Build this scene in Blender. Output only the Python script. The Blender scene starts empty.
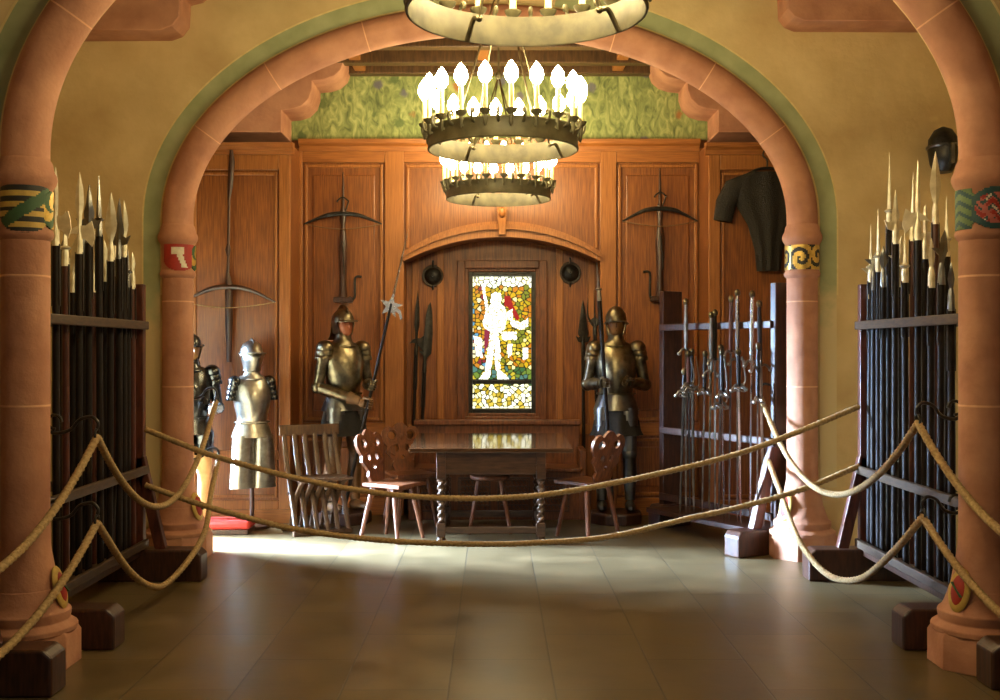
import bpy, bmesh, math, random
from mathutils import Vector, Matrix
R = math.radians
PI = math.pi
rnd = random.Random(7)
SC = bpy.context.scene
COL = SC.collection
F, CX, CY, EYE = 1100.0, 495.0, 350.0, 1.5

def X(px, d): return (px - CX) * d / F
def Z(py, d): return EYE + (CY - py) * d / F
def P(px, py, d): return Vector((X(px, d), d, Z(py, d)))

# ------------------------------------------------------------------ mesh helper
class MB:
    def __init__(s):
        s.v, s.f, s.mi, s.m, s.xf = [], [], [], 0, None
    def add(s, vs, fs):
        b = len(s.v)
        for v in vs:
            v = Vector(v)
            s.v.append(s.xf @ v if s.xf is not None else v)
        for f in fs:
            s.f.append([i + b for i in f]); s.mi.append(s.m)
        return s
    def box(s, x0, x1, y0, y1, z0, z1):
        vs = [(x, y, z) for z in (z0, z1) for y in (y0, y1) for x in (x0, x1)]
        return s.add(vs, [(0, 2, 3, 1), (4, 5, 7, 6), (0, 1, 5, 4), (2, 6, 7, 3), (0, 4, 6, 2), (1, 3, 7, 5)])
    def beam(s, p, q, w, h, side=None):
        p, q = Vector(p), Vector(q)
        d = (q - p).normalized()
        a = Vector(side).normalized() if side is not None else d.cross(Vector((0, 0, 1)))
        if a.length < 1e-4: a = Vector((1, 0, 0))
        a = (a - d * a.dot(d)).normalized()
        b = d.cross(a).normalized()
        vs = [c + a * i * w / 2 + b * j * h / 2 for c in (p, q) for i, j in ((-1, -1), (1, -1), (1, 1), (-1, 1))]
        return s.add(vs, [(3, 2, 1, 0), (4, 5, 6, 7), (0, 1, 5, 4), (1, 2, 6, 5), (2, 3, 7, 6), (3, 0, 4, 7)])
    def loft(s, rings, caps=True, close=True):
        n = len(rings[0]); vs = [p for r in rings for p in r]; fs = []
        for i in range(len(rings) - 1):
            for j in range(n if close else n - 1):
                k = (j + 1) % n
                fs.append((i * n + j, i * n + k, (i + 1) * n + k, (i + 1) * n + j))
        if caps and close:
            fs.append(tuple(reversed(range(n)))); fs.append(tuple((len(rings) - 1) * n + j for j in range(n)))
        return s.add(vs, fs)
    def tube(s, pts, rad, n=10, flat=1.0, caps=True, lobes=0, twist=0.0, lob=0.2):
        pts = [Vector(p) for p in pts]
        if not isinstance(rad, (list, tuple)): rad = [rad] * len(pts)
        rings = []; a = None; L = 0.0
        for i, p in enumerate(pts):
            d = (pts[min(i + 1, len(pts) - 1)] - pts[max(i - 1, 0)]).normalized()
            if i: L += (pts[i] - pts[i - 1]).length
            if a is None:
                a = d.cross(Vector((0, 1, 0)))
                if a.length < 0.1: a = d.cross(Vector((1, 0, 0)))
            a = (a - d * a.dot(d)).normalized(); b = d.cross(a)
            ring = []
            for j in range(n):
                t = 2 * PI * j / n
                r = rad[i]
                if lobes: r *= 1 + lob * math.cos(lobes * (t - L * twist))
                ring.append(p + a * math.cos(t) * r + b * math.sin(t) * r * flat)
            rings.append(ring)
        return s.loft(rings, caps)
    def lathe(s, prof, n=24, c=(0, 0, 0), caps=True, sx=1, sy=1, phase=0):
        return s.loft([[(c[0] + r * sx * math.cos(2 * PI * j / n + phase), c[1] + r * sy * math.sin(2 * PI * j / n + phase), c[2] + z) for j in range(n)] for r, z in prof], caps)
    def sphere(s, c, r, n=12, m=8, z0=-1.0, z1=1.0):
        if not isinstance(r, (tuple, list)): r = (r, r, r)
        t0, t1 = math.asin(z0), math.asin(z1); rings = []
        for i in range(m + 1):
            t = t0 + (t1 - t0) * i / m
            k = max(math.cos(t), 1e-3)
            rings.append([(c[0] + r[0] * k * math.cos(2 * PI * j / n), c[1] + r[1] * k * math.sin(2 * PI * j / n), c[2] + r[2] * math.sin(t)) for j in range(n)])
        return s.loft(rings)
    def prism(s, poly, axis, c0, c1):
        def pt(a, b, c): return {'y': (a, c, b), 'x': (c, a, b), 'z': (a, b, c)}[axis]
        n = len(poly)
        vs = [pt(a, b, c0) for a, b in poly] + [pt(a, b, c1) for a, b in poly]
        fs = [tuple(range(n)), tuple(range(2 * n - 1, n - 1, -1))]
        fs += [(i, i + n, (i + 1) % n + n, (i + 1) % n) for i in range(n)]
        return s.add(vs, fs)
    def blade(s, prof, th, x=0.0, y=0.0, z=0.0):
        """lozenge-section blade in XZ: prof = (z, left, right)"""
        rings = []
        for q in prof:
            zz, l, r = q if len(q) == 3 else (q[0], -q[1], q[1])
            w = (r - l); t = th * min(1, w / 0.02) / 2 + 0.0006
            rings.append([(x + l, y, z + zz), (x + (l + r) / 2, y - t, z + zz), (x + r, y, z + zz), (x + (l + r) / 2, y + t, z + zz)])
        return s.loft(rings)
    def build(s, name, mats, parent=None, smooth=True, bevel=0, loc=None, angle=40):
        me = bpy.data.meshes.new(name)
        o0 = Vector(loc) if loc is not None else Vector((0, 0, 0))
        me.from_pydata([v - o0 for v in s.v], [], s.f)
        if not isinstance(mats, (list, tuple)): mats = [mats]
        for m in mats: me.materials.append(m)
        me.polygons.foreach_set('material_index', s.mi)
        bm = bmesh.new(); bm.from_mesh(me)
        bmesh.ops.recalc_face_normals(bm, faces=bm.faces)
        bm.to_mesh(me); bm.free()
        if smooth:
            me.polygons.foreach_set('use_smooth', [True] * len(me.polygons))
            me.set_sharp_from_angle(angle=R(angle))
        o = bpy.data.objects.new(name, me); COL.objects.link(o)
        o.location = o0
        if parent is not None: o.parent = parent
        if bevel:
            b = o.modifiers.new('edge', 'BEVEL'); b.width = bevel; b.segments = 2; b.limit_method = 'ANGLE'
        return o

def tag(o, label=None, cat=None, group=None, kind=None):
    if label: o['label'] = label
    if cat: o['category'] = cat
    if group: o['group'] = group
    if kind: o['kind'] = kind
    return o
def thing(name, label, cat, loc=(0, 0, 0), rz=0.0, group=None, kind=None):
    o = bpy.data.objects.new(name, None); COL.objects.link(o)
    o.location = loc; o.rotation_euler = (0, 0, rz); o.empty_display_size = 0.1
    return tag(o, label, cat, group, kind)
def copy_tree(o, parent=None):
    c = o.copy(); COL.objects.link(c)
    if parent is not None: c.parent = parent
    for ch in list(o.children): copy_tree(ch, c)
    return c
def structure(name, mb, m, label=None, **k):
    o = mb.build(name, m, **k); tag(o, label, None, None, 'structure'); return o

def catmull(pts, per=12):
    pts = [Vector(p) for p in pts]; out = []
    q = [pts[0] * 2 - pts[1]] + pts + [pts[-1] * 2 - pts[-2]]
    for i in range(1, len(q) - 2):
        a, b, c, d = q[i - 1:i + 3]
        for k in range(per):
            t = k / per
            out.append(0.5 * ((2 * b) + (c - a) * t + (2 * a - 5 * b + 4 * c - d) * t * t + (3 * b - a - 3 * c + d) * t ** 3))
    out.append(pts[-1]); return out
def resample(pts, step):
    out = [pts[0].copy()]; acc = 0.0
    for a, b in zip(pts, pts[1:]):
        L = (b - a).length; t = step - acc
        while t <= L:
            out.append(a.lerp(b, t / L)); t += step
        acc = (acc + L) % step
    out.append(pts[-1]); return out
def plate(outline, holes, th):
    """flat board with holes in XZ, thickness along Y, as (verts, faces)"""
    cu = bpy.data.curves.new('plate', 'CURVE'); cu.dimensions = '2D'; cu.fill_mode = 'BOTH'; cu.extrude = th / 2
    for loop in [outline] + holes:
        sp = cu.splines.new('POLY'); sp.points.add(len(loop) - 1)
        for p, (a, b) in zip(sp.points, loop): p.co = (a, b, 0, 1)
        sp.use_cyclic_u = True
    ob = bpy.data.objects.new('plate', cu); COL.objects.link(ob)
    dg = bpy.context.evaluated_depsgraph_get(); dg.update()
    me = bpy.data.meshes.new_from_object(ob.evaluated_get(dg))
    vs = [(v.co.x, v.co.z, v.co.y) for v in me.vertices]; fs = [tuple(p.vertices) for p in me.polygons]
    bpy.data.objects.remove(ob); bpy.data.curves.remove(cu); bpy.data.meshes.remove(me)
    return vs, fs
def circle(cx, cz, r, n=14, rz=None):
    rz = rz or r
    return [(cx + r * math.cos(2 * PI * i / n), cz + rz * math.sin(2 * PI * i / n)) for i in range(n)]

# ------------------------------------------------------------------ materials
def srgb(r, g, b):
    f = lambda c: (c / 255 / 12.92) if c / 255 <= 0.04045 else ((c / 255 + 0.055) / 1.055) ** 2.4
    return (f(r), f(g), f(b), 1.0)
def nodes(name):
    m = bpy.data.materials.new(name); m.use_nodes = True
    nt = m.node_tree; b = nt.nodes['Principled BSDF']; return m, nt, b
def material(name, c1, c2=None, rough=0.6, metal=0.0, scale=6.0, stretch=(1, 1, 1), bump=0.0, detail=6, rough2=None, contrast=(0.35, 0.65), spec=None, bscale=None):
    m, nt, b = nodes(name); N, L = nt.nodes, nt.links
    b.inputs['Roughness'].default_value = rough; b.inputs['Metallic'].default_value = metal
    if spec is not None: b.inputs['Specular IOR Level'].default_value = spec
    b.inputs['Base Color'].default_value = c1
    if c2 is None: return m
    tc = N.new('ShaderNodeTexCoord'); mp = N.new('ShaderNodeMapping'); mp.inputs['Scale'].default_value = stretch
    no = N.new('ShaderNodeTexNoise'); no.inputs['Scale'].default_value = scale; no.inputs['Detail'].default_value = detail
    rp = N.new('ShaderNodeValToRGB'); rp.color_ramp.elements[0].position, rp.color_ramp.elements[1].position = contrast
    rp.color_ramp.elements[0].color, rp.color_ramp.elements[1].color = c1, c2
    L.new(tc.outputs['Object'], mp.inputs['Vector']); L.new(mp.outputs['Vector'], no.inputs['Vector'])
    L.new(no.outputs['Fac'], rp.inputs['Fac']); L.new(rp.outputs['Color'], b.inputs['Base Color'])
    if rough2 is not None:
        mr = N.new('ShaderNodeMapRange'); mr.inputs['To Min'].default_value = rough; mr.inputs['To Max'].default_value = rough2
        L.new(no.outputs['Fac'], mr.inputs['Value']); L.new(mr.outputs['Result'], b.inputs['Roughness'])
    if bump:
        bp = N.new('ShaderNodeBump'); bp.inputs['Strength'].default_value = bump; bp.inputs['Distance'].default_value = 0.02
        src = no
        if bscale:
            src = N.new('ShaderNodeTexNoise'); src.inputs['Scale'].default_value = bscale; src.inputs['Detail'].default_value = 4
            L.new(mp.outputs['Vector'], src.inputs['Vector'])
        L.new(src.outputs['Fac'], bp.inputs['Height']); L.new(bp.outputs['Normal'], b.inputs['Normal'])
    return m
def emission(name, col, s):
    m, nt, b = nodes(name)
    b.inputs['Base Color'].default_value = col; b.inputs['Emission Color'].default_value = col; b.inputs['Emission Strength'].default_value = s
    return m

M = {}
M['plaster'] = material('plaster', srgb(180, 152, 104), srgb(216, 190, 140), 0.9, scale=2.4, bump=0.25, bscale=14, contrast=(0.25, 0.75))
M['sandstone'] = material('sandstone', srgb(164, 110, 84), srgb(190, 136, 106), 0.8, scale=5, bump=0.2, bscale=30)
M['mortar'] = material('mortar', srgb(214, 158, 122), srgb(220, 172, 136), 0.9, scale=20)
M['cream_line'] = material('cream_line', srgb(206, 182, 122), srgb(216, 196, 140), 0.9, scale=20)
M['panel'] = material('panel_wood', srgb(106, 56, 23), srgb(146, 86, 36), 0.42, scale=7, stretch=(14, 14, 0.7), bump=0.06)
M['panel_h'] = material('panel_wood_rail', srgb(132, 76, 30), srgb(166, 102, 46), 0.42, scale=7, stretch=(0.7, 14, 14), bump=0.06)
M['panel_stile'] = material('panel_wood_stile', srgb(138, 82, 34), srgb(170, 106, 50), 0.42, scale=7, stretch=(16, 16, 0.6), bump=0.06)
M['dark_wood'] = material('dark_wood', srgb(46, 26, 18), srgb(72, 42, 28), 0.38, scale=6, stretch=(10, 10, 1.5), bump=0.05)
M['rack_wood'] = material('rack_wood', srgb(62, 30, 20), srgb(96, 48, 30), 0.4, scale=6, stretch=(8, 8, 1.5), bump=0.05)
M['rail_wood'] = material('rail_wood', srgb(50, 34, 20), srgb(74, 54, 32), 0.5, scale=8, stretch=(10, 2, 10))
M['chair_wood'] = material('chair_wood', srgb(86, 46, 22), srgb(124, 70, 34), 0.45, scale=6, stretch=(10, 10, 1.5), bump=0.05)
M['table_wood'] = material('table_wood', srgb(62, 40, 26), srgb(88, 60, 40), 0.3, scale=6, stretch=(1.5, 10, 10), bump=0.04)
M['table_top'] = material('polished_top', srgb(66, 42, 24), srgb(86, 56, 34), 0.09, scale=6, stretch=(1.5, 10, 10))
M['slat_wood'] = material('slat_wood', srgb(64, 42, 24), srgb(94, 66, 38), 0.45, scale=6, stretch=(10, 10, 1.5))
M['shaft_dark'] = material('shaft_dark', srgb(20, 14, 12), srgb(36, 25, 19), 0.5, spec=0.22, scale=8, stretch=(6, 6, 1))
M['shaft_red'] = material('shaft_red', srgb(58, 27, 19), srgb(84, 42, 28), 0.35, scale=8, stretch=(6, 6, 1))
M['steel'] = material('steel', (0.50, 0.47, 0.41, 1), (0.28, 0.26, 0.22, 1), 0.27, 1.0, scale=12, rough2=0.42)
M['spearhead'] = material('gold_lit_spearhead', (0.86, 0.80, 0.62, 1), (0.62, 0.55, 0.38, 1), 0.42, 0.55, scale=16, rough2=0.55)  # steel heads; the warm lamp gleam is put into the pale gold base colour
M['steel_bright'] = material('steel_bright', (0.8, 0.8, 0.8, 1), (0.65, 0.65, 0.66, 1), 0.2, 1.0, scale=14, rough2=0.32)
M['steel_dark'] = material('steel_dark', (0.13, 0.125, 0.12, 1), (0.22, 0.21, 0.19, 1), 0.24, 1.0, scale=10, rough2=0.4)
M['steel_black'] = material('steel_black', (0.05, 0.05, 0.052, 1), (0.10, 0.10, 0.10, 1), 0.2, 1.0, scale=10, rough2=0.32)
M['steel_warm'] = material('steel_warm', (0.30, 0.245, 0.15, 1), (0.09, 0.075, 0.05, 1), 0.27, 1.0, scale=12, rough2=0.44)
M['iron'] = material('iron', (0.022, 0.02, 0.018, 1), (0.045, 0.04, 0.035, 1), 0.42, 0.6, scale=30)
M['hoop_out'] = material('hoop_iron', (0.11, 0.095, 0.05, 1), (0.16, 0.14, 0.075, 1), 0.5, 0.3, scale=20)  # dark iron, base lightened to olive to imitate the bulbs' bloom haze
M['hoop_in'] = material('hoop_lining', srgb(78, 72, 56), srgb(104, 96, 72), 0.6, scale=14)
M['rope'] = material('rope', srgb(140, 112, 72), srgb(178, 148, 102), 0.85, scale=60, bump=0.3)
M['cloth_black'] = material('cloth_black', srgb(22, 18, 15), srgb(34, 28, 22), 0.8, scale=40)
M['leather'] = material('brown_leather', srgb(92, 62, 32), srgb(120, 84, 46), 0.55, scale=18, bump=0.1)
M['tan'] = material('tan_wood_leg', srgb(188, 142, 92), srgb(204, 160, 110), 0.5, scale=12)
M['face'] = material('carved_face', srgb(150, 76, 40), srgb(176, 98, 56), 0.5, scale=14)
M['face_dark'] = material('carved_face_dark', srgb(96, 62, 28), srgb(126, 84, 40), 0.4, scale=14)
M['mail'] = material('mail', (0.016, 0.013, 0.010, 1), (0.034, 0.027, 0.018, 1), 0.7, 0.2, scale=140, bump=0.7, detail=2)
M['red'] = material('red_cloth', srgb(176, 44, 34), srgb(200, 60, 46), 0.8, scale=14)
M['wax'] = material('candle_sleeve', srgb(240, 214, 150), srgb(246, 224, 168), 0.5, scale=10)
M['bulb'] = emission('lit_bulb', (1.0, 0.83, 0.44, 1), 100.0)
M['gold'] = material('gilding', (0.72, 0.48, 0.12, 1), (0.5, 0.32, 0.07, 1), 0.35, 0.7, scale=30)
for k, c in dict(p_yellow=(206, 170, 84), p_black=(36, 34, 30), p_green=(58, 92, 56), p_red=(168, 44, 32), p_white=(226, 214, 190), p_teal=(40, 76, 76), p_leaf=(96, 118, 72), p_pink=(190, 104, 92)).items():
    M[k] = material('paint_' + k[2:], srgb(*c), tuple(0.8 * q for q in srgb(*c)[:3]) + (1,), 0.6, scale=30)

def green_band():
    m, nt, b = nodes('green_paint'); N, L = nt.nodes, nt.links
    b.inputs['Roughness'].default_value = 0.85
    tc = N.new('ShaderNodeTexCoord'); n1 = N.new('ShaderNodeTexNoise'); n1.inputs['Scale'].default_value = 5; n1.inputs['Detail'].default_value = 8
    L.new(tc.outputs['Object'], n1.inputs['Vector'])
    r = N.new('ShaderNodeValToRGB'); r.color_ramp.elements[0].color = srgb(136, 144, 102); r.color_ramp.elements[1].color = srgb(166, 168, 128)
    r.color_ramp.elements[0].position = 0.3; r.color_ramp.elements[1].position = 0.7
    L.new(n1.outputs['Fac'], r.inputs['Fac'])
    # the paint is worn off low down on the wall
    sp = N.new('ShaderNodeSeparateXYZ'); L.new(tc.outputs['Object'], sp.inputs['Vector'])
    mr = N.new('ShaderNodeMapRange'); mr.inputs['From Min'].default_value = 1.5; mr.inputs['From Max'].default_value = 2.5
    L.new(sp.outputs['Z'], mr.inputs['Value'])
    ad = N.new('ShaderNodeMath'); ad.operation = 'ADD'; L.new(mr.outputs['Result'], ad.inputs[0]); L.new(n1.outputs['Fac'], ad.inputs[1])
    r2 = N.new('ShaderNodeValToRGB'); r2.color_ramp.elements[0].position = 0.72; r2.color_ramp.elements[1].position = 1.0
    L.new(ad.outputs[0], r2.inputs['Fac'])
    mx = N.new('ShaderNodeMix'); mx.data_type = 'RGBA'; L.new(r2.outputs['Color'], mx.inputs[0])
    mx.inputs[6].default_value = srgb(204, 184, 140); L.new(r.outputs['Color'], mx.inputs[7])
    L.new(mx.outputs[2], b.inputs['Base Color']); return m
M['green'] = green_band()

def tapestry():
    m, nt, b = nodes('verdure_tapestry'); N, L = nt.nodes, nt.links
    b.inputs['Roughness'].default_value = 0.9
    tc = N.new('ShaderNodeTexCoord')
    n1 = N.new('ShaderNodeTexNoise'); n1.inputs['Scale'].default_value = 9; n1.inputs['Detail'].default_value = 8; n1.inputs['Distortion'].default_value = 1.6
    mp = N.new('ShaderNodeMapping'); mp.inputs['Scale'].default_value = (1.6, 1.6, 0.8)
    L.new(tc.outputs['Object'], mp.inputs['Vector']); L.new(mp.outputs['Vector'], n1.inputs['Vector'])
    r = N.new('ShaderNodeValToRGB'); e = r.color_ramp.elements
    e[0].position = 0.28; e[0].color = srgb(84, 94, 58); e[1].position = 0.72; e[1].color = srgb(176, 178, 118)
    x = e.new(0.5); x.color = srgb(134, 144, 88)
    L.new(n1.outputs['Fac'], r.inputs['Fac'])
    v = N.new('ShaderNodeTexVoronoi'); v.inputs['Scale'].default_value = 4.6; L.new(tc.outputs['Object'], v.inputs['Vector'])
    n2 = N.new('ShaderNodeTexNoise'); n2.inputs['Scale'].default_value = 22; L.new(tc.outputs['Object'], n2.inputs['Vector'])
    sm = N.new('ShaderNodeMath'); sm.operation = 'MULTIPLY_ADD'; sm.inputs[1].default_value = 0.22; L.new(n2.outputs['Fac'], sm.inputs[0]); L.new(v.outputs['Distance'], sm.inputs[2])
    r3 = N.new('ShaderNodeValToRGB'); r3.color_ramp.elements[0].position = 0.26; r3.color_ramp.elements[1].position = 0.36
    r3.color_ramp.elements[0].color = (0.85, 0.85, 0.85, 1); r3.color_ramp.elements[1].color = (0, 0, 0, 1)
    L.new(sm.outputs[0], r3.inputs['Fac'])
    r4 = N.new('ShaderNodeValToRGB'); r4.color_ramp.interpolation = 'CONSTANT'
    e = r4.color_ramp.elements; e[0].color = srgb(98, 92, 112); e[1].position = 0.4; e[1].color = srgb(160, 96, 52); x = e.new(0.7); x.color = srgb(84, 100, 60)
    sx = N.new('ShaderNodeSeparateColor'); L.new(v.outputs['Color'], sx.inputs['Color']); L.new(sx.outputs[0], r4.inputs['Fac'])
    mx = N.new('ShaderNodeMix'); mx.data_type = 'RGBA'; L.new(r3.outputs['Color'], mx.inputs[0]); L.new(r.outputs['Color'], mx.inputs[6]); L.new(r4.outputs['Color'], mx.inputs[7])
    L.new(mx.outputs[2], b.inputs['Base Color']); return m
M['tapestry'] = tapestry()

def floor_mat():
    m, nt, b = nodes('stone_floor'); N, L = nt.nodes, nt.links
    tc = N.new('ShaderNodeTexCoord'); mp = N.new('ShaderNodeMapping'); mp.inputs['Rotation'].default_value = (0, 0, R(90)); mp.inputs['Location'].default_value = (0.1, 0.205, 0)
    L.new(tc.outputs['Object'], mp.inputs['Vector'])
    br = N.new('ShaderNodeTexBrick'); br.inputs['Scale'].default_value = 1.0; br.inputs['Brick Width'].default_value = 0.95; br.inputs['Row Height'].default_value = 0.47
    br.inputs['Mortar Size'].default_value = 0.005; br.inputs['Mortar Smooth'].default_value = 0.4; br.inputs['Bias'].default_value = -0.1
    br.inputs['Color1'].default_value = srgb(102, 86, 60); br.inputs['Color2'].default_value = srgb(112, 96, 68); br.inputs['Mortar'].default_value = srgb(78, 68, 54)
    L.new(mp.outputs['Vector'], br.inputs['Vector'])
    n = N.new('ShaderNodeTexNoise'); n.inputs['Scale'].default_value = 3.2; n.inputs['Detail'].default_value = 8; L.new(tc.outputs['Object'], n.inputs['Vector'])
    r = N.new('ShaderNodeValToRGB'); r.color_ramp.elements[0].position = 0.3; r.color_ramp.elements[1].position = 0.7
    r.color_ramp.elements[0].color = (0.62, 0.60, 0.56, 1); r.color_ramp.elements[1].color = (1.08, 1.04, 1.0, 1)
    L.new(n.outputs['Fac'], r.inputs['Fac'])
    mx = N.new('ShaderNodeMix'); mx.data_type = 'RGBA'; mx.blend_type = 'MULTIPLY'; mx.inputs[0].default_value = 1.0
    L.new(br.outputs['Color'], mx.inputs[6]); L.new(r.outputs['Color'], mx.inputs[7]); L.new(mx.outputs[2], b.inputs['Base Color'])
    mr = N.new('ShaderNodeMapRange'); mr.inputs['To Min'].default_value = 0.24; mr.inputs['To Max'].default_value = 0.42; L.new(n.outputs['Fac'], mr.inputs['Value']); L.new(mr.outputs['Result'], b.inputs['Roughness'])
    b.inputs['Specular IOR Level'].default_value = 0.45
    bp = N.new('ShaderNodeBump'); bp.inputs['Strength'].default_value = 0.25; bp.inputs['Distance'].default_value = 0.01
    ad = N.new('ShaderNodeMath'); ad.operation = 'MULTIPLY_ADD'; ad.inputs[1].default_value = -1.0; L.new(br.outputs['Fac'], ad.inputs[0]); L.new(n.outputs['Fac'], ad.inputs[2])
    L.new(ad.outputs[0], bp.inputs['Height']); L.new(bp.outputs['Normal'], b.inputs['Normal'])
    return m
M['floor'] = floor_mat()
M['ceiling'] = material('painted_boards', srgb(150, 116, 60), srgb(96, 70, 36), 0.7, scale=9, bump=0.1)

# ------------------------------------------------------------------ room shell
NEAR, BACK, TH = 5.25, 8.0, 0.26            # front faces of the two arch walls and their thickness
ZS, BI_OF = 2.445, {5.25: 1.43, 8.0: 1.345}                       # springing height, rise of the inner edge
SR = 0.110                                  # shaft and rib radius
CN, HN = 0.045, 2.285                       # near arch: centre, half span between column axes
CB, HB = -0.036, 2.270
XL, XR, ZC = -3.45, 3.5, 4.02
REAR = 10.0

structure('floor', MB().box(-3.7, 3.7, -3, 10.6, -0.1, 0), M['floor'], 'worn brown stone slab floor of the hall', smooth=False)

def ceiling():
    mb = MB().box(-3.7, 3.7, -3, 10.6, ZC + 0.10, ZC + 0.2)
    o = structure('ceiling', mb, M['ceiling'], 'timber ceiling with painted boards between beams', smooth=False)
    m2 = MB()
    for d in (8.55, 9.05, 9.55, 9.92): m2.box(-3.5, 3.5, d - 0.06, d + 0.06, ZC - 0.04, ZC + 0.1)
    for d in (9.3, 8.8): m2.box(-3.5, 3.5, d - 0.02, d + 0.02, ZC + 0.03, ZC + 0.1)
    for d in (0.5, 2, 3.5, 6.3, 7.3): m2.box(-3.5, 3.5, d - 0.1, d + 0.1, ZC - 0.05, ZC + 0.1)
    m2.build('beam', M['slat_wood'], o, smooth=False, bevel=0.008)
    m3 = MB()
    for x in (-2.3, -1.21, -0.1, 1.1, 2.2): m3.box(x - 0.05, x + 0.05, BACK + TH, REAR, ZC - 0.02, ZC + 0.1)
    m3.build('cross_beam', M['panel_stile'], o, smooth=False, bevel=0.008)
ceiling()

def ellipse(cx, a, b, n=64):
    return [(cx - a * math.cos(PI * i / n), ZS + b * math.sin(PI * i / n)) for i in range(n + 1)]
def arch_wall(name, cx, h, d, x0, x1, label):
    BI = BI_OF[d]
    poly = [(x0, 0), (cx - h, 0)] + ellipse(cx, h, BI + SR) + [(cx + h, 0), (x1, 0), (x1, ZC + 0.12), (x0, ZC + 0.12)]
    o = structure(name, MB().prism(poly, 'y', d, d + TH), M['plaster'], label, smooth=False)
    def strip(r0, r1, m, nm, zlow):
        mb = MB()
        a = [(cx - h - r0, zlow)] + ellipse(cx, h + r0, BI + SR + r0) + [(cx + h + r0, zlow)]
        b = [(cx - h - r1, zlow)] + ellipse(cx, h + r1, BI + SR + r1) + [(cx + h + r1, zlow)]
        for i in range(len(a) - 1):
            if max(a[i][1], a[i + 1][1], b[i][1]) > ZC + 0.1: continue
            mb.prism([a[i], a[i + 1], b[i + 1], b[i]], 'y', d - 0.003, d + 0.002)
        mb.build(nm, m, o, smooth=False)
    strip(0.128, 0.25, M['green'], 'painted_band', 0.5)
    strip(0.25, 0.262, M['cream_line'], 'painted_line', 1.9)
    strip(0.105, 0.128, M['cream_line'], 'painted_line', 1.9)
    # sandstone rib following the arch
    rib = MB(); pts = []
    n = 90
    for i in range(n + 1):
        t = PI * i / n
        pts.append(Vector((cx - h * math.cos(t), d, ZS + (BI + SR) * math.sin(t))))
    pts = [Vector((cx - h, d, 2.36))] + pts + [Vector((cx + h, d, 2.36))]
    rib.tube(pts, SR, n=20)
    rib.m = 1
    for k in (0.14, 0.255, 0.37, 0.5, 0.63, 0.745, 0.86):
        t = PI * k; p = Vector((cx - h * math.cos(t), d, ZS + (BI + SR) * math.sin(t)))
        tg = Vector((h * math.sin(t), 0, (BI + SR) * math.cos(t))).normalized()
        rib.tube([p - tg * 0.004, p + tg * 0.004], SR + 0.0015, n=20)
    rb = structure('trim_' + ('1' if d == NEAR else '2'), rib, [M['sandstone'], M['mortar']],
                   'red sandstone roll moulding along the ' + ('nearer' if d == NEAR else 'farther') + ' arch')
    return o
arch_wall('wall_arch_near', CN, HN, NEAR, XL - 0.1, XR + 0.1, 'plaster wall with the nearer wide arch and green band')
arch_wall('wall_arch_back', CB, HB, BACK, -3.7, 3.7, 'plaster wall with the farther arch into the panelled room')
structure('wall_left', MB().box(XL - 0.15, XL, -3, BACK, 0, ZC + 0.12), M['plaster'], 'plaster side wall behind the left pole rack', smooth=False)
structure('wall_right', MB().box(XR, XR + 0.15, -3, BACK, 0, ZC + 0.12), M['plaster'], 'plaster side wall behind the right pole rack', smooth=False)
structure('wall_rear_right', MB().box(3.6, 3.75, BACK + TH, 10.5, 0, ZC + 0.12), M['panel'], smooth=False)
# left wall of the rear room has a tall window out of view that lets the daylight in
W0, W1, WZ0, WZ1 = 8.38, 9.25, 0.3, 2.1
wl = MB()
wl.box(-3.75, -3.6, BACK + TH, W0, 0, ZC + 0.12).box(-3.75, -3.6, W1, 10.5, 0, ZC + 0.12)
wl.box(-3.75, -3.6, W0, W1, 0, WZ0).box(-3.75, -3.6, W0, W1, WZ1, ZC + 0.12)
structure('wall_rear_left', wl, M['panel'], smooth=False)
wf = MB()
for a in (W0, W1 - 0.05): wf.box(-3.72, -3.63, a, a + 0.05, WZ0, WZ1)
for a in (WZ0, WZ1 - 0.05): wf.box(-3.72, -3.63, W0, W1, a, a + 0.05)
structure('window_2', wf, M['dark_wood'], smooth=False)

# ------------------------------------------------------------------ sandstone columns
def cell_patch(mb, cx, cy, Rr, ang, zc, w, h, shape, colour, n=26):
    """curved plate on a round capital; shape(u,v) says inside, colour(u,v) gives the material slot; u,v in -1..1"""
    def pt(u, v, r):
        a = ang + u * w / Rr
        return (cx + r * math.sin(a), cy - r * math.cos(a), zc + v * h)
    for i in range(n):
        for j in range(n):
            u0, u1, v0, v1 = -1 + 2 * i / n, -1 + 2 * (i + 1) / n, -1 + 2 * j / n, -1 + 2 * (j + 1) / n
            u, v = (u0 + u1) / 2, (v0 + v1) / 2
            if not shape(u, v): continue
            mb.m = colour(u, v)
            q = [(u0, v0), (u1, v0), (u1, v1), (u0, v1)]
            bulge = 0.012 * (1 - u * u * 0.6)
            mb.add([pt(a, b, Rr - 0.01) for a, b in q] + [pt(a, b, Rr + bulge) for a, b in q],
                   [(4, 5, 6, 7), (0, 1, 5, 4), (1, 2, 6, 5), (2, 3, 7, 6), (3, 0, 4, 7)])
heater = lambda u, v: abs(u) < (1 if v > -0.1 else math.sqrt(max(0, 1 - ((v + 0.1) / 0.9) ** 2)))
oval = lambda u, v: u * u + v * v < 1
leafy = lambda u, v: abs(u) < 1 - 0.25 * abs(math.sin(5 * v))

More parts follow.
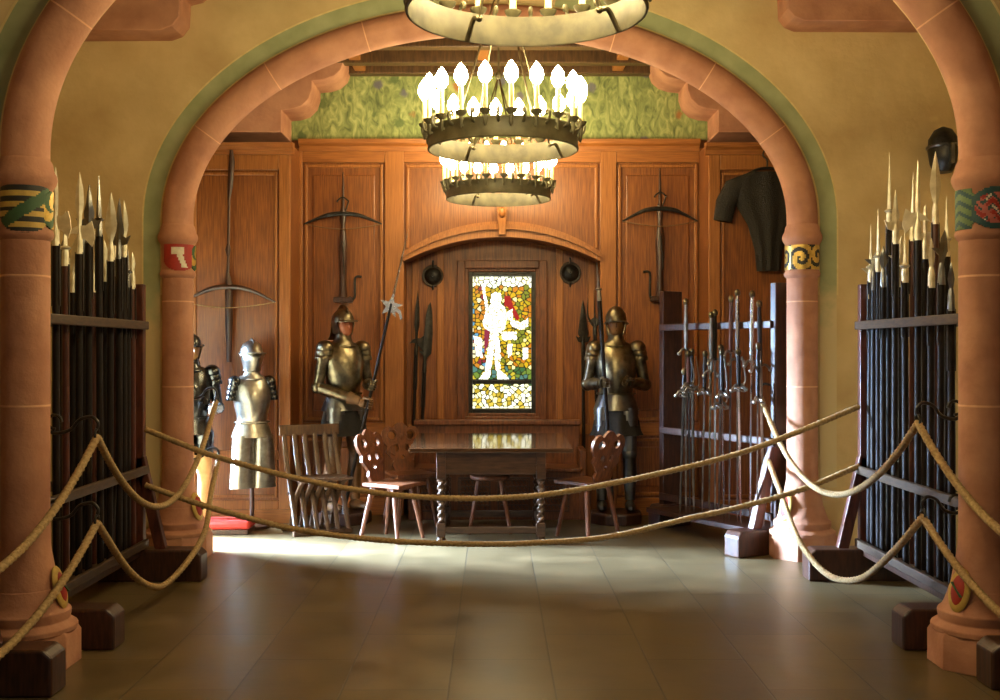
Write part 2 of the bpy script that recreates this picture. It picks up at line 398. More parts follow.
def column(x, d, label, caps):
    t = thing('sandstone_column', label, 'column', (x, d, 0), kind='structure')
    mb = MB().lathe([(0.150, 0.36), (0.135, 0.44), (0.124, 0.5), (SR + 0.003, 0.56), (SR, 0.7), (SR, 2.03)], 28)
    mb.m = 1
    for z in (0.585, 1.235, 1.85): mb.lathe([(SR + 0.001, z - 0.005), (SR + 0.002, z), (SR + 0.001, z + 0.005)], 28, caps=False)
    mb.build('shaft', [M['sandstone'], M['mortar']], t)
    cap = MB().lathe([(SR, 2.02), (0.124, 2.035), (0.129, 2.052), (0.122, 2.07), (0.116, 2.085), (0.116, 2.25), (0.122, 2.265), (0.137, 2.29), (0.143, 2.312), (0.140, 2.332), (0.126, 2.36), (0.121, 2.39), (SR, 2.41)], 32)
    c = cap.build('capital', M['sandstone'], t)
    base = MB().lathe([(0.236, 0.165), (0.236, 0.19), (0.20, 0.215), (0.205, 0.235), (0.205, 0.26), (0.185, 0.275), (0.170, 0.31), (0.150, 0.37)], 32)
    base.lathe([(0.25, 0.0), (0.25, 0.15), (0.235, 0.175), (0.2, 0.18)], 8, phase=PI / 8)
    base.build('base', M['sandstone'], t, bevel=0.004, angle=30)
    for kind, ang in caps:
        s = MB(); g = None
        if kind == 'striped':
            cell_patch(s, 0, 0, 0.116, ang, 2.16, 0.125, 0.112, heater, lambda u, v: 2 if abs(u * 0.8 - v) < 0.3 else (0 if int((v + 1) * 4.5) % 2 else 1))
            s.build('shield', [M['p_yellow'], M['p_black'], M['p_green']], t)['label'] = 'black and yellow barred shield with green bend'
        elif kind == 'red':
            def col(u, v):
                if abs(u - 0.05 + 0.3 * v) < 0.16 and abs(v) < 0.75: return 1
                if v > 0.2 and v < 0.75 and -0.45 < u < 0.25: return 1
                return 0
            cell_patch(s, 0, 0, 0.116, ang, 2.165, 0.12, 0.095, heater, col)
            s.build('shield', [M['p_red'], M['p_white']], t)['label'] = 'red shield with a white charge'
        elif kind == 'gilt':
            def col(u, v):
                r = math.hypot(u, v); a = math.atan2(v, u)
                return 0 if math.sin(3 * a + 5 * r) > -0.25 else 1
            cell_patch(s, 0, 0, 0.116, ang, 2.165, 0.075, 0.09, oval, col)
            s.build('shield', [M['gold'], M['p_green']], t)['label'] = 'small gilt and green oval'
        elif kind == 'foliage':
            def col(u, v):
                cu = (-0.66, 0.0, 0.66)[min(2, int((u + 1) * 1.5))]; sg = 1 if cu == 0 else -1
                x, y = (u - cu) * 2.6, sg * (v + 0.1 * sg)
                rr_, aa = math.hypot(x, y), math.atan2(y, x)
                return 0 if math.sin(8.5 * rr_ - aa) > -0.25 else 1
            cell_patch(s, 0, 0, 0.118, ang, 2.168, 0.19, 0.088, lambda u, v: True, col, 34)
            s.build('foliage', [M['gold'], M['p_black']], t)['label'] = 'gilt carved foliage around the capital'
        elif kind == 'oval':
            def col(u, v):
                if u * u + v * v > 0.8: return 0
                k = math.sin(11 * v + 2.2 * math.sin(9 * u)) * math.cos(3.2 * u + 2 * v)
                if (u / .78) ** 2 + (v / .74) ** 2 < 1: return 1 if k > 0.3 else (2 if k < -0.8 else (3 if k > -.2 else 0))
                return 0
            cell_patch(s, 0, 0, 0.117, ang, 2.165, 0.115, 0.098, oval, col, 30)
            s.build('shield', [M['p_teal'], M['p_red'], M['p_white'], M['p_pink']], t)['label'] = 'dark teal oval with a red and white charge'
        elif kind == 'leaf':
            cell_patch(s, 0, 0, 0.117, ang, 2.165, 0.08, 0.095, leafy, lambda u, v: 0 if math.sin(12 * v + 6 * abs(u)) > -0.3 else 1)
            s.build('leaf', [M['p_leaf'], M['p_teal']], t)['label'] = 'green painted leaf ornament'
        elif kind == 'foot':
            a = ang
            s.xf = Matrix.Translation((0.165 * math.sin(a), -0.165 * math.cos(a), 0.37)) @ Matrix.Rotation(a, 4, 'Z') @ Matrix.Rotation(R(-14), 4, 'X')
            s.sphere((0, 0, 0), (0.06, 0.018, 0.105), 20, 10); s.m = 1
            s.sphere((0, -0.008, 0.0), (0.04, 0.016, 0.075), 16, 10); s.m = 2
            s.beam((-0.03, -0.022, 0.03), (0.03, -0.022, -0.03), 0.014, 0.008)
            s.build('foot_cartouche', [M['p_yellow'], M['p_red'], M['p_green']], t)['label'] = 'small painted oval cartouche on the base'
    return t
column(CN - HN, NEAR, 'sandstone column with striped shield capital at the left frame edge', [('striped', R(20)), ('gilt', R(92)), ('foot', R(88))])
column(CN + HN, NEAR, 'sandstone column with dark oval on its capital at the right frame edge', [('oval', R(4)), ('leaf', R(-78)), ('foot', R(-62))])
column(CB - HB, BACK, 'sandstone column with red shield capital under the farther arch', [('red', R(22)), ('gilt', R(96)), ('foot', R(70))])
column(CB + HB, BACK, 'sandstone column with gilt foliage capital beside the sword rack', [('foliage', R(-20)), ('foot', R(-60))])

# corbels
def corbel(name, pts_px, d0, d1, mirror, label):
    poly = [((X(px, d1) if not mirror else X(999 - px, d1)), Z(py, d1)) for px, py in pts_px]
    o = structure(name, MB().prism(poly, 'y', d0, d1 + 0.02), M['sandstone'], label, bevel=0.006, angle=30)
    o['category'] = 'corbel'
    return o
rear_c = [(60, 40), (60, 143), (292, 143), (292, 122), (302, 121), (311, 118), (318, 111), (321, 102), (321, 94), (332, 93), (341, 90), (348, 84), (351, 76), (351, 40)]
corbel('stone_corbel', rear_c, 9.5, REAR, False, 'stepped sandstone corbel above the left panelling')
corbel('stone_corbel', rear_c, 9.5, REAR, True, 'stepped sandstone corbel above the hanging mail shirt')
mid_c = [(-40, -60), (-40, 42), (172, 41), (183, 37), (190, 28), (191, 6), (203, 3), (212, -4), (216, -14), (216, -60)]
corbel('stone_corbel', mid_c, 7.72, BACK, False, 'sandstone corbel block at the top behind the left arch')
mid_r = [(-40, -60), (-40, 33), (205, 32), (215, 28), (221, 20), (222, -3), (230, -12), (230, -60)]
corbel('stone_corbel', mid_r, 7.72, BACK, True, 'sandstone corbel block at the top behind the right arch')

# ------------------------------------------------------------------ panelled rear room
NX0, NX1 = X(404, REAR), X(600, REAR)
NCX = (NX0 + NX1) / 2; NHW = (NX1 - NX0) / 2
def seg(rise, z0, hw, n=24, up=True):
    Rr = (hw * hw + rise * rise) / (2 * rise); out = []
    a0 = math.asin(hw / Rr)
    for i in range(n + 1):
        a = -a0 + 2 * a0 * i / n
        out.append((NCX + Rr * math.sin(a), z0 + Rr * math.cos(a) - Rr * math.cos(a0)))
    return out
nz = Z(261, REAR); nrise = Z(237, REAR) - nz
rw = MB()
poly = [(-3.7, 0), (NX0, 0)] + seg(nrise, nz, NHW) + [(NX1, 0), (3.7, 0), (3.7, ZC + 0.12), (-3.7, ZC + 0.12)]
rw.prism(poly, 'y', REAR, REAR + 0.36)
wall_rear = structure('wall_rear', rw, M['panel'], 'oak panelled rear wall with a niche round the window', smooth=False)
wall_side = {}
for sgn, nm, xe in ((-1, 'left', X(291, 9.55)), (1, 'right', X(708, 9.55))):
    x0, x1 = (-3.6, xe) if sgn < 0 else (xe, 3.6)
    wall_side[nm] = structure('wall_bay_' + nm, MB().box(x0, x1, 9.55, REAR, 0, 3.29), M['panel'],
              'projecting panelled bay at the ' + nm + ' of the rear wall', smooth=False)
# stiles, rails and mouldings
fr = MB()
def stile(x0p, x1p, ztop=3.33, dd=REAR, z0=0.0, th=0.035): fr.box(X(x0p, dd), X(x1p, dd), dd - th, dd + 0.01, z0, ztop)
stile(291, 303); stile(385, 404); stile(600, 616); stile(699, 712)
fr.build('stile', M['panel_stile'], wall_rear, smooth=False, bevel=0.006)
fr = MB()
for a, b in ((303, 385), (404, 600), (616, 699)):
    fr.box(X(a, REAR), X(b, REAR), REAR - 0.033, REAR + 0.01, 3.2, 3.33)
for a, b in ((303, 385), (616, 699)):
    fr.box(X(a, REAR), X(b, REAR), REAR - 0.033, REAR + 0.01, 0.72, 0.84); fr.box(X(a, REAR), X(b, REAR), REAR - 0.033, REAR + 0.01, 0.0, 0.16)
fr.build('rail', M['panel_h'], wall_rear, smooth=False, bevel=0.006)
fr = MB()
def mould(x0, x1, z0, z1, dd, w=0.03, th=0.022):
    fr.box(x0, x0 + w, dd - th, dd + 0.01, z0, z1); fr.box(x1 - w, x1, dd - th, dd + 0.01, z0, z1)
    fr.box(x0 + w, x1 - w, dd - th, dd + 0.01, z1 - w, z1); fr.box(x0 + w, x1 - w, dd - th, dd + 0.01, z0, z0 + w)
for a, b in ((303, 385), (616, 699)):
    mould(X(a, REAR) + 0.015, X(b, REAR) - 0.015, 0.86, 3.185, REAR); mould(X(a, REAR) + 0.015, X(b, REAR) - 0.015, 0.18, 0.70, REAR)
fr.box(NX0 + 0.02, NX1 - 0.02, REAR - 0.022, REAR + 0.01, 3.155, 3.185)
for s_ in (NX0 + 0.02, NX1 - 0.05): fr.box(s_, s_ + 0.03, REAR - 0.022, REAR + 0.01, 2.42, 3.155)
fr.build('panel_moulding', M['panel_stile'], wall_rear, smooth=False, bevel=0.008)
# raised fields inside the panels
fr = MB()
for a, b in ((303, 385), (616, 699)):
    x0, x1 = X(a, REAR) + 0.09, X(b, REAR) - 0.09
    fr.box(x0, x1, REAR - 0.012, REAR + 0.01, 0.95, 3.09); fr.box(x0, x1, REAR - 0.012, REAR + 0.01, 0.26, 0.62)
fr.build('panel_field', M['panel'], wall_rear, smooth=False, bevel=0.01)
# cornice of rear wall
cn = MB().prism([(REAR + 0.01, 3.30), (REAR - 0.05, 3.30), (REAR - 0.06, 3.34), (REAR - 0.10, 3.36), (REAR - 0.11, 3.40), (REAR + 0.01, 3.41)], 'x', X(291, 9.55), X(708, 9.55))
structure('trim_3', cn, M['panel_h'], 'oak cornice below the green tapestry', smooth=False)
for nm, x0, x1 in (('left', -3.6, X(291, 9.55) + 0.03), ('right', X(708, 9.55) - 0.03, 3.6)):
    c = MB().prism([(9.56, 3.19), (9.51, 3.19), (9.50, 3.23), (9.46, 3.25), (9.45, 3.285), (9.56, 3.295)], 'x', x0, x1)
    structure('trim_' + ('4' if nm == 'left' else '5'), c, M['panel_h'], 'oak cornice under the ' + nm + ' stone corbel', smooth=False)
    g = MB(); D = 9.55
    e0 = X(291, D) if nm == 'left' else X(708, D)
    s_ = -1 if nm == 'left' else 1
    def bx(a, b, z0, z1, th, m=g):
        xx = sorted((e0 + s_ * a, e0 + s_ * b)); m.box(xx[0], xx[1], D - th, D + 0.01, z0, z1)
    bx(0, 0.1, 0, 3.19, 0.03); bx(0.86, 0.98, 0, 3.19, 0.03); bx(0.1, 0.86, 3.06, 3.19, 0.03); bx(0.1, 0.86, 0, 0.2, 0.03)
    bx(0.115, 0.14, 0.22, 3.04, 0.02); bx(0.82, 0.845, 0.22, 3.04, 0.02)
    bx(0.14, 0.82, 3.015, 3.04, 0.02); bx(0.14, 0.82, 0.22, 0.245, 0.02)
    if nm == 'left': bx(0.1, 0.86, 0.55, 0.63, 0.03)
    g.build('panel_frame', M['panel_stile'], wall_side[nm], smooth=False, bevel=0.006)
    b_ = MB(); bx(-0.02, 1.8, 0, 0.12, 0.05, b_)
    structure('baseboard_' + nm, b_, M['panel_h'], smooth=False, bevel=0.006)
# tapestry frieze
tp = MB(); tx0, tx1, nseg = X(291, REAR - 0.02), X(708, REAR - 0.02), 60
rings = []
for i in range(nseg + 1):
    x = tx0 + (tx1 - tx0) * i / nseg; y = REAR - 0.025 + 0.008 * math.sin(i * 0.9) * math.sin(i * 0.37)
    rings.append([(x, y, 3.405), (x, y - 0.004 * math.sin(i), 3.7), (x, y, 4.0), (x, y + 0.012, 4.0), (x, y + 0.012, 3.405)])
tp.loft(rings)
tag(tp.build('tapestry', M['tapestry'], loc=(0, REAR, 3.7)), 'long green leafy tapestry hung above the oak panelling', 'tapestry')
# niche moulding
am = MB(); o_ = seg(Z(222, REAR) - Z(254, REAR), Z(254, REAR), NHW + 0.02); i_ = seg(nrise, nz - 0.005, NHW - 0.005)
am.prism(o_ + i_[::-1], 'y', REAR - 0.06, REAR + 0.02)
o2 = seg(Z(225, REAR) - Z(256, REAR), Z(256, REAR), NHW + 0.01); i2 = seg(Z(230, REAR) - Z(258, REAR), Z(258, REAR), NHW + 0.005)
am.prism(o2 + i2[::-1], 'y', REAR - 0.085, REAR - 0.05)
trim6 = structure('trim_6', am, M['panel_stile'], 'curved oak moulding over the window niche', angle=30)
ks = MB().prism([(NCX - 0.03, Z(236, REAR)), (NCX + 0.03, Z(236, REAR)), (NCX + 0.045, Z(207, REAR)), (NCX - 0.045, Z(207, REAR))], 'y', REAR - 0.12, REAR)
ks.sphere((NCX, REAR - 0.12, Z(214, REAR)), (0.035, 0.03, 0.05))
ks.build('keystone', M['panel_stile'], trim6, smooth=True, bevel=0.004)
# niche back with window opening
ND = 10.33
gx0, gx1, gz0, gz1 = X(472, 10.45), X(532, 10.45), Z(409, 10.45), Z(276, 10.45)
nb = MB(); nx0, nx1 = NX0 - 0.05, NX1 + 0.05
nb.box(nx0, gx0, ND, ND + 0.2, 0, 3.0).box(gx1, nx1, ND, ND + 0.2, 0, 3.0).box(gx0, gx1, ND, ND + 0.2, 0, gz0).box(gx0, gx1, ND, ND + 0.2, gz1, 3.0)
nbk = structure('wall_niche', nb, M['panel'], 'boarded back of the window niche', smooth=False)
fr = MB()
for px in (412, 437, 556, 588): fr.box(X(px, ND), X(px + 7, ND), ND - 0.02, ND + 0.01, Z(424, ND), Z(236, ND))
fr.box(NX0 + 0.01, NX1 - 0.01, ND - 0.02, ND + 0.01, Z(434, ND), Z(424, ND))
fr.build('board_strip', M['panel_stile'], nbk, smooth=False, bevel=0.006)
# window
win = thing('window_1', 'tall stained glass window with a pale standing figure, in the oak niche', 'window', ((gx0 + gx1) / 2, ND, gz0), kind='structure')
def rel(mb): mb.xf = Matrix.Translation((-(gx0 + gx1) / 2, -ND, -gz0)); return mb
w = rel(MB())
def rim(mb, x0, x1, z0, z1, t, y0, y1):
    mb.box(x0 - t, x0, y0, y1, z0 - t, z1 + t).box(x1, x1 + t, y0, y1, z0 - t, z1 + t).box(x0, x1, y0, y1, z0 - t, z0).box(x0, x1, y0, y1, z1, z1 + t)
rim(w, gx0 - 0.06, gx1 + 0.06, gz0 - 0.06, gz1 + 0.06, 0.075, ND - 0.06, ND + 0.01)
rim(w, gx0 - 0.03, gx1 + 0.03, gz0 - 0.03, gz1 + 0.03, 0.04, ND - 0.03, ND + 0.01)
w.build('window_frame', M['chair_wood'], win, smooth=False, bevel=0.008)
w = rel(MB()); rim(w, gx0 + 0.008, gx1 - 0.008, gz0 + 0.008, gz1 - 0.008, 0.075, ND - 0.015, ND + 0.14)
w.box(gx0, gx1, ND + 0.1, ND + 0.13, Z(384, 10.45), Z(380, 10.45))
w.build('casement', M['iron'], win, smooth=False, bevel=0.004)
w = rel(MB()); w.box(gx0 - 0.2, gx1 + 0.2, ND - 0.12, ND + 0.02, gz0 - 0.16, gz0 - 0.105)
w.build('window_sill', M['panel_h'], win, smooth=False, bevel=0.01)
def glass():
    gd = 10.46
    nx, nzz = 78, 174
    pw, ph = 60.0, 133.0
    r2 = random.Random(11)
    seeds = []
    tries = 0
    while len(seeds) < 430 and tries < 20000:
        tries += 1
        s = (r2.uniform(0, pw), r2.uniform(0, ph))
        if all((s[0] - q[0]) ** 2 + (s[1] - q[1]) ** 2 > 8.5 for q in seeds): seeds.append(s)
    def zp(a, b): return ((a / 4.516 + 455) - 472, (b / 4.516 + 265) - 276)
    def inpoly(x, y, pl):
        c = False
        for (x0, y0), (x1, y1) in zip(pl, pl[1:] + pl[:1]):
            if (y0 > y) != (y1 > y) and x < (x1 - x0) * (y - y0) / (y1 - y0) + x0: c = not c
        return c
    body = [[zp(*q) for q in pl] for pl in (
        [(163, 135), (180, 122), (205, 126), (212, 150), (204, 172), (225, 190), (236, 232), (224, 290), (196, 306), (205, 380), (204, 470), (243, 512), (238, 526), (192, 514), (178, 430), (181, 350), (168, 440), (158, 500), (150, 524), (104, 522), (134, 480), (146, 400), (160, 300), (136, 288), (124, 262), (138, 212), (160, 180)],
        [(120, 92), (134, 100), (152, 200), (140, 206)],
        [(232, 212), (262, 198), (262, 250), (300, 258), (330, 240), (332, 276), (296, 292), (256, 276)],
        [(205, 300), (280, 300), (278, 340), (216, 338)], [(236, 352), (260, 352), (256, 404), (240, 420)], [(304, 374), (332, 374), (330, 420), (308, 430)],
        [(85, 320), (122, 330), (124, 420), (95, 410)])]
    redp = [zp(*q) for q in [(222, 138), (250, 140), (262, 180), (292, 240), (282, 252), (262, 226), (238, 190), (224, 186)]]
    darkred = [zp(*q) for q in [(132, 290), (158, 290), (150, 360), (134, 400)]]
    palettes = {'top': [(2, 2, 1.7), (1.7, 1.8, 1.2), (1.6, 1.5, .9)], 'yel': [(.80, .48, .01), (.95, .75, .08), (.50, .32, .01), (.70, .24, .01), (.26, .28, .02), (1.5, 1.3, .5), (.62, .45, .01)],
                'left': [(.75, .42, .02), (.16, .42, .62), (.7, .26, .02), (1.3, 1.1, .6), (.32, .03, .04)], 'grn': [(.06, .17, .05), (.2, .3, .04), (.7, .55, .04), (.1, .24, .2)],
                'bot': [(1.8, 1.8, 1.3), (.9, .66, .08), (.6, .42, .03), (1.5, 1.4, .7), (1.9, 1.9, 1.5)]}
    cols = []
    for sx, sy in seeds:
        if sy < 10: p = 'top'
        elif sy > 108: p = 'bot'
        elif sy > 92: p = 'grn'
        elif sx < 13: p = 'left'
        else: p = 'yel'
        c = r2.choice(palettes[p])
        cols.append(c)
    mb = MB(); colour = []
    dx, dz = (gx1 - gx0) / nx, (gz1 - gz0) / nzz
    vs = [(gx0 + i * dx, gd, gz1 - j * dz) for j in range(nzz + 1) for i in range(nx + 1)]
    fs = []
    for j in range(nzz):
        for i in range(nx):
            fs.append((j * (nx + 1) + i, (j + 1) * (nx + 1) + i, (j + 1) * (nx + 1) + i + 1, j * (nx + 1) + i + 1))
            x, y = (i + .5) / nx * pw, (j + .5) / nzz * ph
            d = sorted(((x - a) ** 2 + (y - b) ** 2, k) for k, (a, b) in enumerate(seeds))[:2]
            gap = math.sqrt(d[1][0]) - math.sqrt(d[0][0])
            c = cols[d[0][1]]
            if 103.5 < y < 108: c = (.01, .01, .01)
            elif any(inpoly(x, y, b) for b in body): c = (2.2, 2.2, 1.9) if gap > 0.55 or y < 24 and gap > .3 else (.5, .42, .12)
            elif inpoly(x, y, redp): c = (.42, .012, .012)
            elif inpoly(x, y, darkred): c = (.3, .03, .06)
            elif gap < 0.8: c = (.035, .035, .006)
            colour.append(c)
    mb.xf = Matrix.Translation((-(gx0 + gx1) / 2, -ND, -gz0))
    mb.add(vs, fs)
    m, nt, b = nodes('stained_glass')
    at = nt.nodes.new('ShaderNodeAttribute'); at.attribute_name = 'glass_colour'
    b.inputs['Base Color'].default_value = (0, 0, 0, 1); b.inputs['Roughness'].default_value = 0.2
    nt.links.new(at.outputs['Color'], b.inputs['Emission Color']); b.inputs['Emission Strength'].default_value = 1.15
    o = mb.build('pane', m, win, smooth=False)
    ca = o.data.color_attributes.new('glass_colour', 'FLOAT_COLOR', 'CORNER')
    k = 0
    # faces kept their order
    for p, c in zip(o.data.polygons, colour):
        for li in p.loop_indices: ca.data[li].color = (*c, 1)
    so = o.modifiers.new('glass_thickness', 'SOLIDIFY'); so.thickness = 0.006; so.offset = 1
glass()

# two black bosses in the niche
for px, py, lb in ((433, 276, 'round black iron boss with pale rim, window niche beside the star-headed pole'), (570, 273, 'round black iron boss with pale rim, window niche beside the helmeted armour')):
    t = thing('wall_boss', lb, 'boss', P(px, py, ND), group='black bosses in the window niche')
    m = MB().lathe([(0.098, 0), (0.104, 0.012), (0.098, 0.022), (0.088, 0.02)], 28); m.xf = None
    o = m.build('rim', M['rail_wood'], t); o.rotation_euler = (R(90), 0, 0); o['label'] = 'pale rim'
    m = MB().sphere((0, 0, 0.01), (0.084, 0.084, 0.075), 20, 8, 0.0, 1.0); m.tube([(0, 0, 0.08), (0, 0, 0.11)], [0.014, 0.008], 8)
    o = m.build('dome', M['iron'], t); o.rotation_euler = (R(90), 0, 0)
    m = MB().tube([(0, -0.02, 0.08), (0, -0.03, 0.125), (0, -0.012, 0.14)], 0.009, 8)
    m.build('hanging_hook', M['iron'], t)
    MB().tube([(0, -0.02, -0.09), (0, -0.02, -0.135)], [0.014, 0.004], 8).build('spike', M['iron'], t)

# ------------------------------------------------------------------ chandeliers
def chandelier():
    t = thing('chandelier', '', 'chandelier', group='hoop chandeliers along the hall')
    Rr, hh, n = 0.424, 0.115, 64
    mb = MB(); mb.lathe([(Rr - 0.004, 0), (Rr + 0.004, 0.0), (Rr + 0.007, 0.008), (Rr + 0.004, 0.016), (Rr + 0.004, hh - 0.014), (Rr + 0.007, hh - 0.008), (Rr + 0.004, hh), (Rr - 0.004, hh)], n, caps=False)
    mb.m = 1; mb.lathe([(Rr - 0.004, hh), (Rr - 0.006, hh - 0.004), (Rr - 0.006, 0.006), (Rr - 0.004, 0)], n, caps=False)
    mb.build('hoop', [M['hoop_out'], M['hoop_in']], t)
    # one candle, then copies
    c0 = MB(); c0.tube([(0, 0, 0.02), (0, 0, 0.17)], 0.0135, 10)
    cm = c0.mesh = None
    cands = []
    for k in range(20):
        a = R(5.3 + 18 * k)
        x, y = (Rr + 0.022) * math.sin(a), -(Rr + 0.022) * math.cos(a)
        if k == 0:
            cd = c0.build('candle', M['wax'], t)
            bl = MB().lathe([(0.012, 0.168), (0.020, 0.174), (0.034, 0.196), (0.038, 0.218), (0.033, 0.243), (0.018, 0.268), (0.003, 0.287)], 12).build('bulb', M['bulb'], cd)
            cu = MB().lathe([(0.004, -0.06), (0.010, -0.045), (0.012, 0.0), (0.03, 0.018), (0.034, 0.03), (0.03, 0.03), (0.014, 0.02)], 14)
            cu.beam((0, 0.0, -0.045), (0, 0.028, -0.045), 0.012, 0.012).beam((0, 0.0, -0.01), (0, 0.024, -0.01), 0.012, 0.012)
            cu.build('candle_cup', M['hoop_out'], cd)
        else:
            cd = copy_tree(cands[0], t)
        cd.location = (x, y, hh); cd.rotation_euler = (0, 0, a); cands.append(cd)
    hk0 = None
    for k in range(20):
        a = R(14.3 + 18 * k)
        if k == 0:
            hk = MB().tube(catmull([(0, 0, hh - 0.03), (0, -0.03, hh - 0.02), (0, -0.04, hh + 0.02), (0, -0.02, hh + 0.04), (0, -0.005, hh + 0.03), (0, -0.012, hh + 0.018)], 5), 0.008, 6)
            o = hk0 = hk.build('hook', M['hoop_out'], t)
        else:
            o = hk0.copy(); COL.objects.link(o); o.parent = t
        o.location = (Rr * math.sin(a), -Rr * math.cos(a), 0); o.rotation_euler = (0, 0, a)
    top = ZC - 2.68
    for k in range(4):
        a = R(32 + 90 * k)
        p0 = Vector((Rr * math.sin(a) * 0.98, -Rr * math.cos(a) * 0.98, 0.0)); p1 = Vector((0, 0, 1.02))
        s = MB()
        s.tube(catmull([p0 + Vector((0, 0, 0.0)), p0.lerp(Vector((0, 0, 0.1)), 0.12) + Vector((0, 0, 0.06)), p0.lerp(Vector((0, 0, 0.3)), 0.22)], 6), 0.010, 8)
        s.tube([p0.lerp(Vector((0, 0, 0.3)), 0.22), p1], 0.006, 8)
        s.sphere(p0.lerp(Vector((0, 0, 0.3)), 0.22), 0.014, 8, 6)
        s.build('hanging_rod', M['steel_warm'], t)
    s = MB().tube([(0, 0, 1.0), (0, 0, top)], 0.008, 8).sphere((0, 0, 1.02), (0.03, 0.03, 0.04), 10, 6).lathe([(0.06, top - 0.03), (0.06, top), (0.02, top)], 16)
    s.build('ceiling_rod', M['hoop_out'], t)
    return t
CH = chandelier()
spots = [(526.5, 3.9, 2.693, 'large hoop chandelier cut off by the top edge, nearest of three'),
         (503, 6.27, 2.635, 'hoop chandelier of lit candle bulbs, hanging between the two arches'),
         (498.5, 9.02, 2.73, 'small-looking hoop chandelier hanging in the panelled room, lowest in view')]
for i, (px, d, z, lb) in enumerate(spots):
    o = CH if i == 0 else copy_tree(CH)
    o.location = (X(px, d), d, z); o['label'] = lb
    o.rotation_euler = (0, 0, 0)

# ------------------------------------------------------------------ racks
def rack(label, loc, rz, length, side, open_x=0.4, group=None):
    """local: runs along +Y from 0 to length; side=+1: aisle on +X"""
    t = thing('pole_rack', label, 'rack', loc, rz, group)
    for y in (0.0, length):
        b = MB().prism([(-0.23 * side, 0.15), (0.0, 0.15), (0.0, 1.93), (-0.23 * side, 1.93)], 'y', y - 0.03, y + 0.03)
        b.build('end_board', M['rack_wood'], t, smooth=False, bevel=0.006)
        f = MB().prism([(open_x * side, 0), (open_x * side, 0.17), ((open_x - 0.04) * side, 0.205), (-0.55 * side, 0.205), (-0.6 * side, 0.17), (-0.6 * side, 0)], 'y', y - 0.085, y + 0.085)
        f.build('foot', M['dark_wood'], t, smooth=False, bevel=0.012)
        if y == 0.0: continue
        br = MB().beam((-0.03 * side, y, 0.80), (0.11 * side, y, 0.2), 0.06, 0.07, (0, 1, 0))
        br.build('brace', M['rack_wood'], t, smooth=False, bevel=0.005)
    for z in (0.24, 0.72, 1.66):
        r = MB().box(min(0.03 * side, 0), max(0.03 * side, 0), 0, length, z - 0.027, z + 0.027)
        r.build('rail', M['rail_wood'], t, smooth=False, bevel=0.006)
    for z in (0.72, 1.66):
        x = -0.23 * side
        r = MB().box(min(x, x - 0.03 * side), max(x, x - 0.03 * side), 0, length, z - 0.027, z + 0.027)
        r.build('rail', M['rail_wood'], t, smooth=False, bevel=0.006)
    x = sorted((-0.23 * side, 0.0))
    MB().box(x[0], x[1], 0, length, 0.165, 0.2).build('bottom_shelf', M['dark_wood'], t, smooth=False, bevel=0.004)
    return t
LX, RX = -2.29, 2.385
rack('dark wooden pole rack full of spears between the left columns', (LX, 5.57, 0), 0, 1.62, 1, 0.39)
rack('dark wooden pole rack full of spears between the right columns', (RX, 5.57, 0), 0, 1.64, -1, 0.35)
rack('dark wooden rack whose foot block shows at the bottom left corner', (LX - 0.02, 3.4, 0), 0, 1.42, 1)
rack('dark wooden rack whose foot block shows at the bottom right corner', (RX + 0.06, 3.5, 0), 0, 1.42, -1, 0.26)

